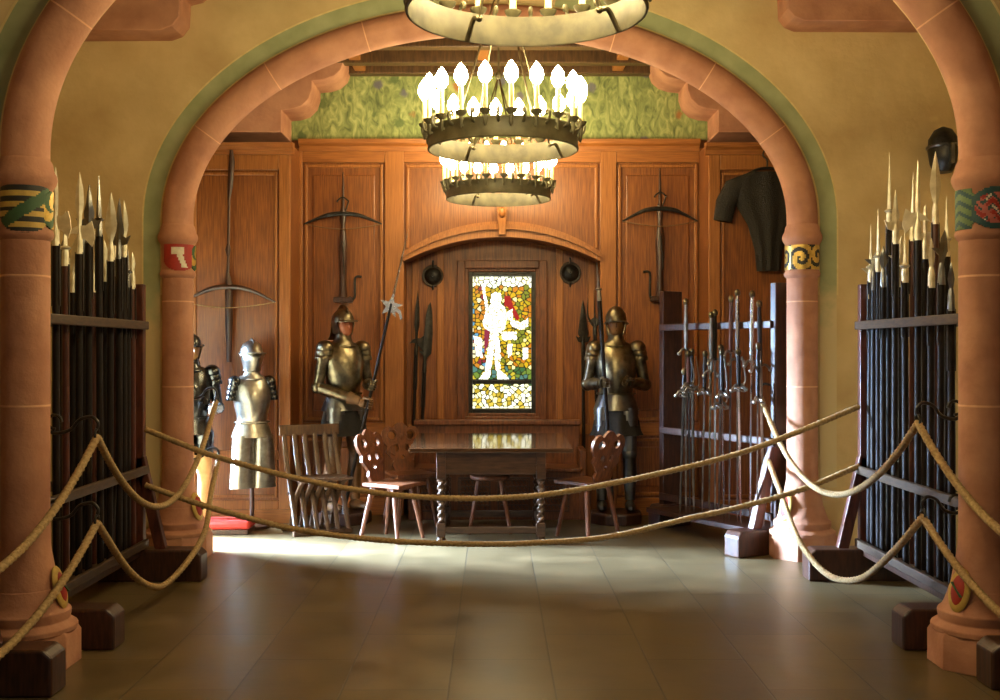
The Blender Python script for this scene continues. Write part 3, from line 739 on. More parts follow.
# ------------------------------------------------------------------ polearms
def head_mesh(kind, L, w, fl=1):
    m = MB()
    m.tube([(0, 0, -0.06), (0, 0, 0.02), (0, 0, 0.06)], [0.021, 0.018, 0.011], 10)
    if kind == 'leaf':
        m.blade([(0.03, 0.010), (0.06, 0.012), (0.06 + 0.22 * (L - .06), w * 0.85), (0.06 + 0.36 * (L - .06), w), (0.06 + 0.6 * (L - .06), w * 0.75), (0.06 + 0.85 * (L - .06), w * 0.33), (L, 0.001)], 0.014)
    elif kind == 'awl':
        m.loft([[(q * math.cos(PI / 2 * j), q * math.sin(PI / 2 * j), z) for j in range(4)] for z, q in ((0.02, 0.012), (0.06, w), (L * 0.5, w * 0.7), (L, 0.0012))])
        m.lathe([(0.02, 0.03), (0.032, 0.04), (0.02, 0.05)], 12)
    elif kind == 'halberd':
        m.blade([(0.03, 0.010), (0.1, 0.012), (0.16, 0.014), (0.22, w * 0.5), (0.22 + (L - .22) * 0.5, w * 0.4), (L, 0.001)], 0.014)
        ax = [(0.008, 0.03), (0.035, 0.02), (0.07, -0.02), (0.085, 0.03), (0.08, 0.08), (0.068, 0.125), (0.035, 0.10), (0.008, 0.10)]
        m.prism([(fl * a, b) for a, b in ax], 'y', -0.004, 0.004)
        fk = [(-0.006, 0.10), (-0.035, 0.085), (-0.07, 0.045), (-0.04, 0.055), (-0.006, 0.05)]
        m.prism([(fl * a, b) for a, b in fk], 'y', -0.005, 0.005)
    elif kind == 'partisan':
        m.blade([(0.03, 0.012), (0.05, 0.02), (0.1, w), (0.12, w), (L * 0.6, w * 0.62), (L * 0.85, w * 0.35), (L, 0.001)], 0.014)
        for s in (-1, 1): m.prism([(s * 0.012, 0.02), (s * 0.05, 0.03), (s * 0.075, 0.085), (s * 0.045, 0.07), (s * 0.015, 0.09)], 'y', -0.004, 0.004)
    elif kind == 'trident':
        for x0, x1, zz in ((-.012, -.062, L * .8), (0, 0, L), (.012, .062, L * .8)):
            m.tube(catmull([(x0, 0, .02), (x1 * .9, 0, .09), (x1, 0, .16), (x1 * .9, 0, zz)], 5), [.013 - .011 * i / 15 for i in range(16)], 8)
        m.prism([(-.06, .06), (0, .03), (.06, .06), (0, .10)], 'y', -.005, .005)
    elif kind == 'glaive':
        m.blade([(0.03, -0.012, 0.012), (0.08, -0.016, 0.02), (0.12, -0.018, w), (L * 0.5, -0.016, w * 1.1), (L * 0.8, -0.006, w * 0.95), (L * 0.95, 0.012, w * 0.7), (L, w * 0.55, w * 0.58)], 0.012)
        m.prism([(-0.016, 0.1), (-0.06, 0.14), (-0.018, 0.14)], 'y', -0.004, 0.004)
    return m
def polearm(base, tip, kind, L, w, label, group=None, shaft='shaft_dark', steel='steel', rz=0.0, r=0.0205, fl=1, name=None):
    base, tip = Vector(base), Vector(tip)
    d = tip - base; H = d.length
    nm = name or {'leaf': 'spear', 'awl': 'awl_pike', 'halberd': 'halberd', 'partisan': 'partisan', 'glaive': 'glaive', 'trident': 'trident'}[kind]
    t = thing(nm, label, nm.replace('_', ' '), base, 0, group)
    q = d.to_track_quat('Z', 'Y')
    t.rotation_mode = 'QUATERNION'
    from mathutils import Quaternion
    # keep the blade's broad side turned to local -Y after the lean
    up = Vector((0, 0, 1)).rotation_difference(d.normalized())
    t.rotation_quaternion = up @ Quaternion((0, 0, 1), rz)
    hb = H - L
    MB().tube([(0, 0, 0), (0, 0, 0.04), (0, 0, hb * 0.5), (0, 0, hb)], [r * 0.8, r, r, r * 0.9], 10).build('shaft', M[shaft], t)
    h = head_mesh(kind, L, w, fl); h.xf = None
    o = h.build('head', M[steel], t, angle=25); o.location = (0, 0, hb)
    tl = MB()
    for s in (-1, 1): tl.box(s * (r + 0.001) - 0.002, s * (r + 0.001) + 0.002, -0.006, 0.006, hb - 0.38, hb - 0.05)
    tl.build('langet', M['iron'], t, smooth=False)
    return t
ORD = ['first', 'second', 'third', 'fourth', 'fifth', 'sixth', 'seventh', 'eighth', 'ninth', 'tenth', 'eleventh', 'twelfth', 'thirteenth', 'fourteenth', 'fifteenth', 'sixteenth', 'seventeenth', 'eighteenth', 'nineteenth', 'twentieth']
left_list = [  # px, tip py, kind, head length, half width, steel, shaft, fl, look, row
    (56.5, 167, 'halberd', .36, .030, 'spearhead', 'shaft_dark', 1, 'tall halberd with gold-lit spike'),
    (61, 236, 'glaive', .24, .04, 'steel_dark', 'shaft_dark', -1, 'short dark glaive'),
    (66, 211, 'awl', .24, .014, 'spearhead', 'shaft_red', 1, 'slender awl pike on reddish shaft'),
    (72.5, 237, 'glaive', .26, .045, 'spearhead', 'shaft_dark', 1, 'broad pale glaive with low blade'),
    (78.5, 172, 'halberd', .40, .05, 'spearhead', 'shaft_dark', 1, 'tall halberd with pale spike and axe'),
    (84, 226, 'leaf', .2, .022, 'steel_dark', 'shaft_dark', 1, 'short dark spear'),
    (88.5, 184, 'partisan', .28, .03, 'steel_dark', 'shaft_dark', 1, 'dark partisan with small lugs'),
    (93.5, 228, 'glaive', .33, .04, 'spearhead', 'shaft_red', 1, 'narrow gold-lit glaive'),
    (100.5, 176, 'awl', .3, .017, 'steel_dark', 'shaft_dark', 1, 'tall dark awl pike'),
    (104, 240, 'leaf', .2, .025, 'spearhead', 'shaft_dark', 1, 'short gold-lit spear'),
    (109.5, 192, 'leaf', .36, .038, 'spearhead', 'shaft_dark', 1, 'spear with the broadest gold-lit leaf blade'),
    (114, 236, 'awl', .2, .014, 'spearhead', 'shaft_red', 1, 'short awl pike'),
    (119, 198, 'partisan', .32, .032, 'steel_dark', 'shaft_dark', 1, 'partisan with a dark blade and lugs'),
    (124, 200, 'leaf', .3, .028, 'spearhead', 'shaft_dark', 1, 'spear with narrow pale blade'),
    (128, 250, 'awl', .18, .013, 'steel_dark', 'shaft_dark', 1, 'lowest dark awl pike'),
    (133, 252, 'leaf', .18, .02, 'spearhead', 'shaft_red', 1, 'small spear by the end board'),
]
pl = [(u, i) for i, (u, *_) in enumerate(left_list)]
rr = random.Random(3)
for i, (u, py, kind, L, w, st, sh, fl, look) in enumerate(left_list):
    xr = LX - 0.045 - (0.10 if i % 2 else 0.0)
    d = xr * F / (u - CX)
    if d > 7.1 or d < 5.66: xr = LX - 0.045; d = min(7.12, xr * F / (u - CX))
    polearm((xr, d, 0.204), (xr + rr.uniform(-.01, .01), d + rr.uniform(-.02, .02), Z(py, d)), kind, L, w,
            '%s, %s pole from the near column in left rack' % (look, ORD[i]), 'polearms in the left rack', sh, st, rr.uniform(-.25, .25), fl=fl)
polearm((LX - 0.06, 6.74, 0.204), (LX - 0.06, 7.02, 2.2), 'awl', .3, .011, 'thin leaning awl pike before the end board of the left rack', 'polearms in the left rack', 'shaft_dark', 'spearhead', 0, r=0.012)
right_list = [
    (952, 262, 'leaf', .2, .02, 'steel_dark', 'shaft_dark', 1, 'dark short spear half behind the column'),
    (946, 196, 'awl', .28, .013, 'spearhead', 'shaft_dark', 1, 'awl pike close to the column'),
    (940, 230, 'glaive', .24, .035, 'steel_dark', 'shaft_dark', -1, 'low dark glaive'),
    (935, 151, 'leaf', .36, .034, 'spearhead', 'shaft_red', 1, 'tallest spear with a broad gold-lit blade'),
    (930, 238, 'leaf', .22, .022, 'spearhead', 'shaft_dark', 1, 'short spear below the broad blade'),
    (924.5, 205, 'halberd', .26, .022, 'spearhead', 'shaft_dark', 1, 'halberd with pale axe blade'),
    (918, 160, 'halberd', .40, .022, 'spearhead', 'shaft_dark', -1, 'tall halberd with thin spike'),
    (912, 172, 'awl', .36, .014, 'spearhead', 'shaft_red', 1, 'long thin gold-lit awl pike'),
    (906, 232, 'awl', .24, .013, 'spearhead', 'shaft_dark', 1, 'short thin awl pike'),
    (900, 236, 'glaive', .26, .03, 'spearhead', 'shaft_dark', 1, 'glaive with hooked pale blade'),
    (894.5, 190, 'partisan', .27, .026, 'spearhead', 'shaft_dark', 1, 'partisan with gold-lit lugs'),
    (888, 152, 'awl', .42, .014, 'spearhead', 'shaft_dark', 1, 'very tall thin spike'),
    (883, 246, 'leaf', .2, .025, 'steel_dark', 'shaft_dark', 1, 'small dark spear'),
    (879, 209, 'awl', .34, .013, 'spearhead', 'shaft_dark', 1, 'slender pale awl pike'),
    (873, 250, 'glaive', .2, .035, 'steel_dark', 'shaft_dark', 1, 'broad dark glaive'),
    (866.5, 224, 'awl', .32, .013, 'spearhead', 'shaft_dark', 1, 'thin pale pike near the end board'),
    (861, 256, 'glaive', .22, .03, 'spearhead', 'shaft_dark', -1, 'low grey glaive at the end board'),
]
for i, (u, py, kind, L, w, st, sh, fl, look) in enumerate(right_list):
    xr = RX + 0.045 + (0.10 if i % 2 else 0.0)
    d = xr * F / (u - CX)
    if d > 7.12: xr = RX + 0.045; d = min(7.14, xr * F / (u - CX))
    d = max(d, 5.66)
    polearm((xr, d, 0.204), (xr + rr.uniform(-.01, .01), d + rr.uniform(-.02, .02), Z(py, d)), kind, L, w,
            '%s, %s pole from the near column in right rack' % (look, ORD[i]), 'polearms in the right rack', sh, st, rr.uniform(-.25, .25), fl=fl)

# ------------------------------------------------------------------ sword rack
SA, SB = Vector((2.08, 8.17, 0)), Vector((1.43, 9.36, 0))
sdir = (SB - SA); sl = sdir.length
srz = math.atan2(-sdir.x, sdir.y)
t = thing('sword_rack', 'dark wooden rack of swords behind the gilt capital column', 'rack', SA, srz)
for y, zz in ((0.0, 2.0), (sl, 2.0)):
    MB().box(-0.02, 0.18, y - 0.03, y + 0.03, 0.15, zz).build('end_board', M['dark_wood'], t, smooth=False, bevel=0.006)
    fx = -0.42 if y == 0.0 else -0.1
    MB().prism([(fx, 0), (fx, 0.15), (fx + 0.03, 0.19), (0.22, 0.19), (0.24, 0.15), (0.24, 0)], 'y', y - 0.08, y + 0.08).build('foot', M['dark_wood'], t, smooth=False, bevel=0.012)
    if y == 0.0: MB().beam((-0.02, y, 0.78), (-0.2, y, 0.18), 0.06, 0.08, (0, 1, 0)).build('brace', M['rack_wood'], t, smooth=False, bevel=0.005)
for z in (0.26, 0.82, 1.69):
    MB().box(-0.045, -0.015, 0, sl, z - 0.028, z + 0.028).build('rail', M['dark_wood'], t, smooth=False, bevel=0.006)
MB().box(-0.2, 0.16, 0.03, sl - 0.03, 0.14, 0.18).build('bottom_shelf', M['dark_wood'], t, smooth=False, bevel=0.004)
def sword(loc, top, blade_z, guard_z, w, gw, label, st='steel', grip='shaft_dark', rz=0.0, ring=False, lean=0.0):
    H = top - loc[2]
    t = thing('sword', label, 'sword', loc, rz, 'swords in the rack'); t.rotation_euler = (0, lean, rz)
    g = guard_z - loc[2]
    MB().blade([(0.0, 0.002), (0.10, w * 0.7), (g * 0.6, w * 0.9), (g, w)], 0.012).build('blade', M[st], t, angle=20)
    c = MB().tube(catmull([(-gw, 0, g - 0.03), (-gw * 0.5, 0, g + 0.008), (0, 0, g), (gw * 0.5, 0, g + 0.008), (gw, 0, g - 0.03)], 4), [0.009] * 17, 8)
    c.sphere((-gw, 0, g - 0.03), 0.016, 8, 6).sphere((gw, 0, g - 0.03), 0.016, 8, 6)
    if ring:
        for s in (-1, 1): c.tube([(gw * 0.45 * math.cos(a * PI / 6), s * 0.05 * math.sin(a * PI / 6) , g - 0.01 - 0.03 * math.sin(a * PI / 6)) for a in range(7)], 0.006, 6)
        c.tube(catmull([(gw * 0.6, 0, g), (gw * 0.8, -0.01, g + 0.06), (gw * 0.5, 0, H - 0.05)], 5), 0.006, 6)
    c.build('crossguard', M['steel'], t)
    MB().tube([(0, 0, g), (0, 0, (g + H) / 2), (0, 0, H - 0.03)], [0.014, 0.018, 0.013], 8).build('grip', M[grip], t)
    MB().sphere((0, 0, H - 0.015), (0.027, 0.02, 0.03), 10, 8).build('pommel', M['steel_warm'], t)
    return t
def on_rack(px, off=-0.075):
    # position along the sword rack seen at px
    k = (px - CX) / F
    n = Vector((sdir.y, -sdir.x, 0)).normalized() * off     # towards the aisle when off<0
    a = SA + n
    s = (a.x - k * a.y) / (k * sdir.y - sdir.x)
    return a + sdir * s
swords = [  # px, pommel py, guard py, blade half width, guard half width
    (764, 302, 366, .020, .13, 'steel', 'shaft_dark', 'two-handed sword with black grip next to the near board', False),
    (750, 292, 362, .016, .11, 'steel_bright', 'steel_bright', 'two-handed sword with slim bright grip, second long sword', False),
    (741, 350, 386, .020, .10, 'steel_bright', 'shaft_dark', 'sword with the brightest blade and short hilt', True),
    (737.5, 291, 360, .017, .12, 'steel', 'steel_bright', 'tall two-handed sword with white-lit grip', False),
    (729, 297, 352, .015, .10, 'steel_dark', 'shaft_red', 'tall dark two-handed sword at the middle of rack', False),
    (724, 350, 392, .016, .10, 'steel_bright', 'shaft_dark', 'short sword with shining basket hilt at the middle', True),
    (715, 311, 360, .014, .09, 'steel', 'shaft_dark', 'thin sword with small pommel just above the rail', False),
    (709, 313, 372, .014, .09, 'steel_warm', 'steel', 'thin upright sword with long brass-like grip', False),
    (702, 352, 390, .014, .09, 'steel', 'shaft_dark', 'short sword with curled hilt left of the middle', True),
    (694, 350, 388, .016, .09, 'steel', 'shaft_dark', 'short sword with bright round pommel under rail', True),
    (686, 300, 350, .014, .08, 'steel', 'steel', 'tall thin sword next to the far board', False),
    (757, 344, 398, .016, .09, 'steel_dark', 'shaft_dark', 'dark short sword just beside the black-gripped long one', True),
    (719, 346, 404, .015, .10, 'steel', 'shaft_dark', 'sword with the lowest bright guard near the middle', True),
    (690, 352, 384, .014, .08, 'steel_dark', 'shaft_red', 'short sword with reddish grip beside the tall thin one', True),
    (680, 370, 392, .014, .08, 'steel_dark', 'shaft_dark', 'shortest dark sword beside the far board', True)]
for i, (px, ty, gy, w, gw, st, gr, lb, rg) in enumerate(swords):
    p = on_rack(px, -0.07 - 0.055 * (i % 3))
    sword((p.x, p.y, 0.183), Z(ty, p.y), 0, Z(gy, p.y), w, gw * 0.9, lb + ', sword rack', st, gr, srz + R(rr.uniform(-10, 30)), rg, R((-2, 1, -1.5, 0, 1, -2, 0, 1, 2, -1, 0, 1, 1, -1, 2)[i]))

# ------------------------------------------------------------------ rope brackets and ropes
def bracket(loc, side, label, reach=0.2):
    t = thing('rope_bracket', label, 'bracket', loc, 0 if side > 0 else PI, 'iron rope brackets on the arch jambs')
    MB().box(-0.002, 0.012, -0.02, 0.02, -0.09, 0.11).build('wall_strap', M['iron'], t, smooth=False, bevel=0.003)
    q = reach
    a = MB().tube(catmull([(0.01, 0, 0.0), (q * 0.2, 0, -0.035), (q * 0.5, 0, -0.02), (q * 0.68, 0, 0.03), (q * 0.9, 0, 0.045), (q * 1.02, 0, 0.015), (q, 0, -0.02)], 6), 0.009, 8)
    a.tube([(q * 0.22 + 0.035 * math.cos(k * 0.6), 0, 0.02 + 0.035 * math.sin(k * 0.6)) for k in range(9)], 0.008, 8)
    a.build('scroll_arm', M['iron'], t)
    n = 18
    a = MB().tube([(q + 0.0, 0.028 * math.cos(2 * PI * k / n), -0.045 + 0.03 * math.sin(2 * PI * k / n)) for k in range(n + 1)], 0.007, 8, caps=False)
    a.build('ring', M['iron'], t)
    return t
ring_pos = {}
for nm, xw, d, py, side, lb in (
    ('lnu', CN - HN, 5.45, 432, 1, 'upper black iron rope bracket on the jamb of the striped shield column'),
    ('lnl', CN - HN, 5.45, 518, 1, 'lower black iron rope bracket on the jamb of the striped shield column'),
    ('rnu', CN + HN, 5.45, 418, -1, 'upper black iron rope bracket on the jamb of the oval shield column'),
    ('rnl', CN + HN, 5.45, 512, -1, 'lower black iron rope bracket on the jamb of the oval shield column'),
    ('lbu', CB - HB, 8.19, 398, 1, 'upper black iron rope bracket on the jamb of the red shield column'),
    ('lbl', CB - HB, 8.19, 458, 1, 'lower black iron rope bracket on the jamb of the red shield column'),
    ('rbu', CB + HB, 8.19, 394, -1, 'upper black iron rope bracket on the jamb beside the sword rack'),
    ('rbl', CB + HB, 8.19, 453, -1, 'lower black iron rope bracket on the jamb beside the sword rack')):
    z = Z(py, d) + 0.03
    reach = abs(X({'lnu': 97, 'lnl': 97, 'rnu': 918, 'rnl': 923, 'lbu': 216, 'lbl': 218, 'rbu': 761, 'rbl': 767}[nm], d) - xw)
    bracket((xw, d, z), side, lb, reach)
    ring_pos[nm] = Vector((xw + side * reach, d, z - 0.055))
def rope(pts, label, group=None, r=0.018):
    pts = resample(catmull(pts, 16), 0.014)
    tw = 2 * PI / 0.10
    mb = MB().tube(pts, r, 12, lobes=3, twist=tw, lob=0.16)
    mid = pts[len(pts) // 2]
    return tag(mb.build('barrier_rope', M['rope'], loc=mid, angle=80), label, 'rope', group or 'barrier ropes')
def hang(a, b, sag, n=8, skew=0.0):
    return [a.lerp(b, i / n) - Vector((0, 0, sag * 4 * (i / n) * (1 - i / n) * (1 + skew * (1 - 2 * i / n)))) for i in range(n + 1)]
def fit(a, b, low_z, n=14):
    """parabola through both ends whose lowest point is at low_z"""
    h1, h2 = a.z - low_z, b.z - low_z
    s = math.sqrt(h1) / (math.sqrt(h1) + math.sqrt(h2))
    return [Vector((a.x + (b.x - a.x) * t, a.y + (b.y - a.y) * t, low_z + h1 * ((t - s) / s) ** 2 if t < s else low_z + h2 * ((t - s) / (1 - s)) ** 2)) for t in [i / n for i in range(n + 1)]]
rp = ring_pos
rope(fit(rp['lnu'], rp['lbu'], 0.55), 'upper tan rope sagging between the two left columns')
rope([rp['lnl']] + [P(*q) for q in ((129, 571, 5.95), (154, 587, 6.3), (171, 580, 6.6), (193, 554, 6.9), (206, 528, 7.4), (211, 494, 7.8))] + [rp['lbl']], 'lower tan rope sagging almost to the floor between the left columns')
rope(fit(rp['rnu'], rp['rbu'], 0.62), 'upper tan rope sagging between the two right columns')
rope([rp['rnl']] + [P(*q) for q in ((891, 554, 5.85), (859, 579, 6.2), (827, 574, 6.55), (799, 540, 6.95), (781, 494, 7.6))] + [rp['rbl']], 'lower tan rope sagging almost to the floor between the right columns')
for nm, side, x0, tag_, zu, zl in (('l', 1, LX - 0.05, 'striped shield column', 0.56, 0.21), ('r', -1, RX + 0.06, 'oval shield column', 0.66, 0.31)):
    for lv, zlow in (('u', zu), ('l', zl)):
        a = rp[nm + 'n' + lv]; b = Vector((x0 + 0.16 * side, 3.0, a.z))
        pts = fit(a, b, zlow)
        # clear the column: the rope hangs on its aisle side
        rope(pts, '%s tan rope running towards the viewer past the %s' % ('upper' if lv == 'u' else 'lower', tag_))
CRD = 7.1
def cross(pxs, label):
    pts = [P(px, py, CRD) for px, py in pxs]
    a, b = Vector((LX + 0.02, 7.15, pts[0].z)), Vector((RX - 0.02, 7.15, pts[-1].z))
    return rope([a] + pts[1:-1] + [b], label)
cross([(150, 430), (182, 444), (214, 456), (283, 475), (351, 489), (420, 497), (500, 498), (570, 491), (666, 472), (740, 453), (800, 431), (854, 407)], 'upper of the two long tan ropes slung across the arch')
cross([(150, 486), (193, 502), (248, 518), (300, 530), (380, 540), (470, 544), (540, 542.5), (610, 536.5), (686, 519), (740, 507), (800, 490), (854, 467)], 'lower of the two long tan ropes slung across the arch')

# ------------------------------------------------------------------ crossbows and hook levers on the wall
def crossbow(px, d, top_py, bot_py, bow_py, half, label, droop=0.09, long=False):
    o = P(px, bow_py, d)
    t = thing('crossbow', label, 'crossbow', o, 0, 'crossbows on the panelling')
    zt, zb = Z(top_py, d) - o.z, Z(bot_py, d) - o.z
    s = MB()
    if long:
        s.tube([(0.02, 0, zt), (0.025, 0, zt - .1), (0.01, 0, zt - .32), (0, 0, zt - .42), (-0.005, 0, zt - .8), (-0.01, 0, zt - .86), (-0.005, 0, zt - .92), (-0.012, 0, 0.12), (0, 0, 0.02), (0, 0, -0.3), (0, 0, zb)],
               [.014, .026, .024, .012, .012, .024, .012, .014, .034, .032, .02], 10)
    else:
        s.tube([(0, 0, zt), (0, 0, zt * 0.6), (0, 0, 0.06), (0, 0, 0), (0, 0, -0.1), (0, 0, -0.22), (0, 0, -0.3), (0, 0, zb * 0.8), (0, 0, zb)], [.006, .011, .016, .034, .02, .034, .042, .03, .038], 10)
    s.build('tiller', M['dark_wood'], t)
    b = MB().tube(catmull([(-half, 0, -droop), (-half * 0.6, -0.005, -droop * 0.38), (-0.12, -0.02, -0.01), (0, -0.02, 0), (0.12, -0.02, -0.01), (half * 0.6, -0.005, -droop * 0.38), (half, 0, -droop)], 5), [.008 + .014 * math.sin(PI * i / 30) for i in range(31)], 8)
    b.build('bow', M['iron'] if not long else M['dark_wood'], t)
    MB().tube(catmull([(-half, 0, -droop), (-half * .5, -0.03, -droop - .035), (0, -0.03, -droop - 0.05), (half * .5, -0.03, -droop - .035), (half, 0, -droop)], 5), 0.005, 6).build('bowstring', M['rope'] if long else M['leather'], t)
    if not long:
        f = MB().tube(catmull([(-0.05, -0.01, zt * .15 + .05), (-0.045, -0.02, 0.12), (0, -0.02, 0.15), (0.045, -0.02, 0.12), (0.05, -0.01, zt * .15 + .05), (0.02, -0.01, 0.02)], 4), 0.007, 6)
        f.build('stirrup', M['iron'], t)
        MB().box(-0.085, 0.085, -0.03, 0.05, zb - 0.05, zb).build('wall_block', M['dark_wood'], t, smooth=False, bevel=0.008)
        MB().tube([(0, -0.035, -0.25), (0.01, -0.06, -0.4), (0.02, -0.05, -0.55)], 0.007, 6).build('trigger', M['iron'], t)
    return t
crossbow(343, 9.93, 172, 297, 214, 0.35, 'crossbow on the oak panel above the helmeted figure holding the star-headed pole')
crossbow(660, 9.93, 168, 296, 209, 0.34, 'crossbow on the oak panel above the sword rack', 0.11)
crossbow(229, 9.48, 150, 362, 287, 0.40, 'long crossbow with pale string on the left bay above the half armour', 0.13, True)
def lever(px, d, top, bot, s, label):
    o = P(px, bot, d); h = Z(top, d) - o.z
    t = tag(MB().tube(catmull([(0.06 * s, 0, h), (0.02 * s, 0, h + 0.005), (0, 0, h - 0.02), (0, 0, h * 0.5), (-0.003 * s, 0, 0.03), (-0.03 * s, -0.01, 0.0), (-0.05 * s, -0.01, 0.03)], 6), 0.011, 8).build('crank_lever', M['iron'], loc=None), label, 'crank')
    t.location = o; return t
lever(355, 9.93, 277, 300, 1, 'small iron crank hanging right of the crossbow above the pole-bearing armour')
lever(650, 9.93, 272, 300, -1, 'small iron crank hanging left of the crossbow above the sword rack')

# ------------------------------------------------------------------ weapons in the niche
polearm(P(411, 508, 10.21), P(418, 290, 10.27), 'halberd', .55, .05, 'dark halberd leaning at the left side of the window niche', 'niche halberds', 'shaft_dark', 'iron', .3, r=.016, fl=1)
polearm(P(419, 508, 10.21), P(427, 302, 10.27), 'glaive', .60, .06, 'dark broad glaive leaning beside the left niche halberd', 'niche halberds', 'shaft_dark', 'iron', .2, r=.016)
polearm(P(584, 508, 10.21), P(583, 300, 10.27), 'partisan', .42, .05, 'dark partisan leaning at the right side of the niche', 'niche halberds', 'shaft_dark', 'iron', .2, r=.016)
polearm(P(599, 505, 9.80), P(594, 290, 9.84), 'trident', .34, .05, 'dark three-pronged pole behind the shoulder of the armour right of the window', 'niche halberds', 'shaft_dark', 'iron', -.1, r=.016)

# ------------------------------------------------------------------ suits of armour
def ell(cx, cy, z, rx, ry, n=28, ridge=0.0, tilt=0.0):
    out = []
    for j in range(n):
        a = 2 * PI * j / n
        x, y = rx * math.sin(a), -ry * math.cos(a)
        if ridge: y -= ridge * max(0, math.cos(a)) ** 6
        out.append((cx + x, cy + y, z + tilt * y))
    return out
def fist(mb, c, axis, back, size=1.0, side=1):
    """closed hand round a pole: axis = pole direction, back = from hand to wrist"""
    c, ax, bk = Vector(c), Vector(axis).normalized(), Vector(back).normalized()
    bk = (bk - ax * bk.dot(ax)).normalized(); s_ = ax.cross(bk)
    palm = [c + bk * (0.035 * size) + ax * k * 0.042 * size for k in (-1, 0, 1)]
    mb.tube([c + bk * 0.085 * size, c + bk * 0.06 * size, c + bk * 0.03 * size], [0.03 * size, 0.042 * size, 0.036 * size], 10, flat=0.8)
    for k, l in ((-1.5, .9), (-.5, 1.0), (.5, 1.04), (1.5, .95)):
        b0 = c + ax * k * 0.021 * size
        pts = [b0 + bk * 0.045 * size + s_ * 0.022 * side, b0 + bk * 0.012 + s_ * 0.034 * side * l, b0 - bk * 0.024 * l + s_ * 0.022 * side, b0 - bk * 0.03 * l - s_ * 0.008 * side, b0 - bk * 0.012 - s_ * 0.024 * side]
        mb.tube(pts, [0.012, 0.0125, 0.0115, 0.0105, 0.009], 8)
    b0 = c + ax * 0.045 * size
    mb.tube([c + bk * 0.06 * size + ax * 0.02, b0 + bk * 0.035 - s_ * 0.018 * side, b0 - bk * 0.005 - s_ * 0.026 * side, b0 - bk * 0.024 - s_ * 0.012 * side], [0.014, 0.0135, 0.012, 0.010], 8)
def human_face(t, m, z=1.62, y=0.0):
    h = MB()
    h.loft([ell(0, y + .005, z - .13, .05, .05), ell(0, y + .005, z - .10, .048, .05), ell(0, y - .012, z - .09, .042, .062), ell(0, y - .016, z - .07, .055, .078), ell(0, y - .012, z - .035, .066, .086), ell(0, y - .008, z, .071, .088), ell(0, y, z + .05, .07, .085), ell(0, y, z + .09, .05, .06), ell(0, y, z + .105, .01, .012)])
    h.loft([[(-.007, y - .085, z + .02), (.007, y - .085, z + .02), (0, y - .09, z + .02)], [(-.012, y - .09, z - .018), (.012, y - .09, z - .018), (0, y - .116, z - .02)], [(-.012, y - .085, z - .03), (.012, y - .085, z - .03), (0, y - .1, z - .032)]])
    h.tube([(-.022, y - .084, z - .052), (0, y - .094, z - .05), (.022, y - .084, z - .052)], [.003, .006, .003], 6)
    h.tube([(-.018, y - .083, z - .06), (0, y - .09, z - .062), (.018, y - .083, z - .06)], [.003, .006, .003], 6)
    for s in (-1, 1):
        h.sphere((s * .029, y - .074, z + .008), (.013, .012, .008), 8, 6)
        h.tube([(s * .012, y - .088, z + .026), (s * .03, y - .088, z + .031), (s * .05, y - .07, z + .024)], [.004, .006, .004], 6)
        h.sphere((s * .073, y + .01, z - .005), (.008, .018, .03), 8, 6)
    return h.build('carved_head', m, t)
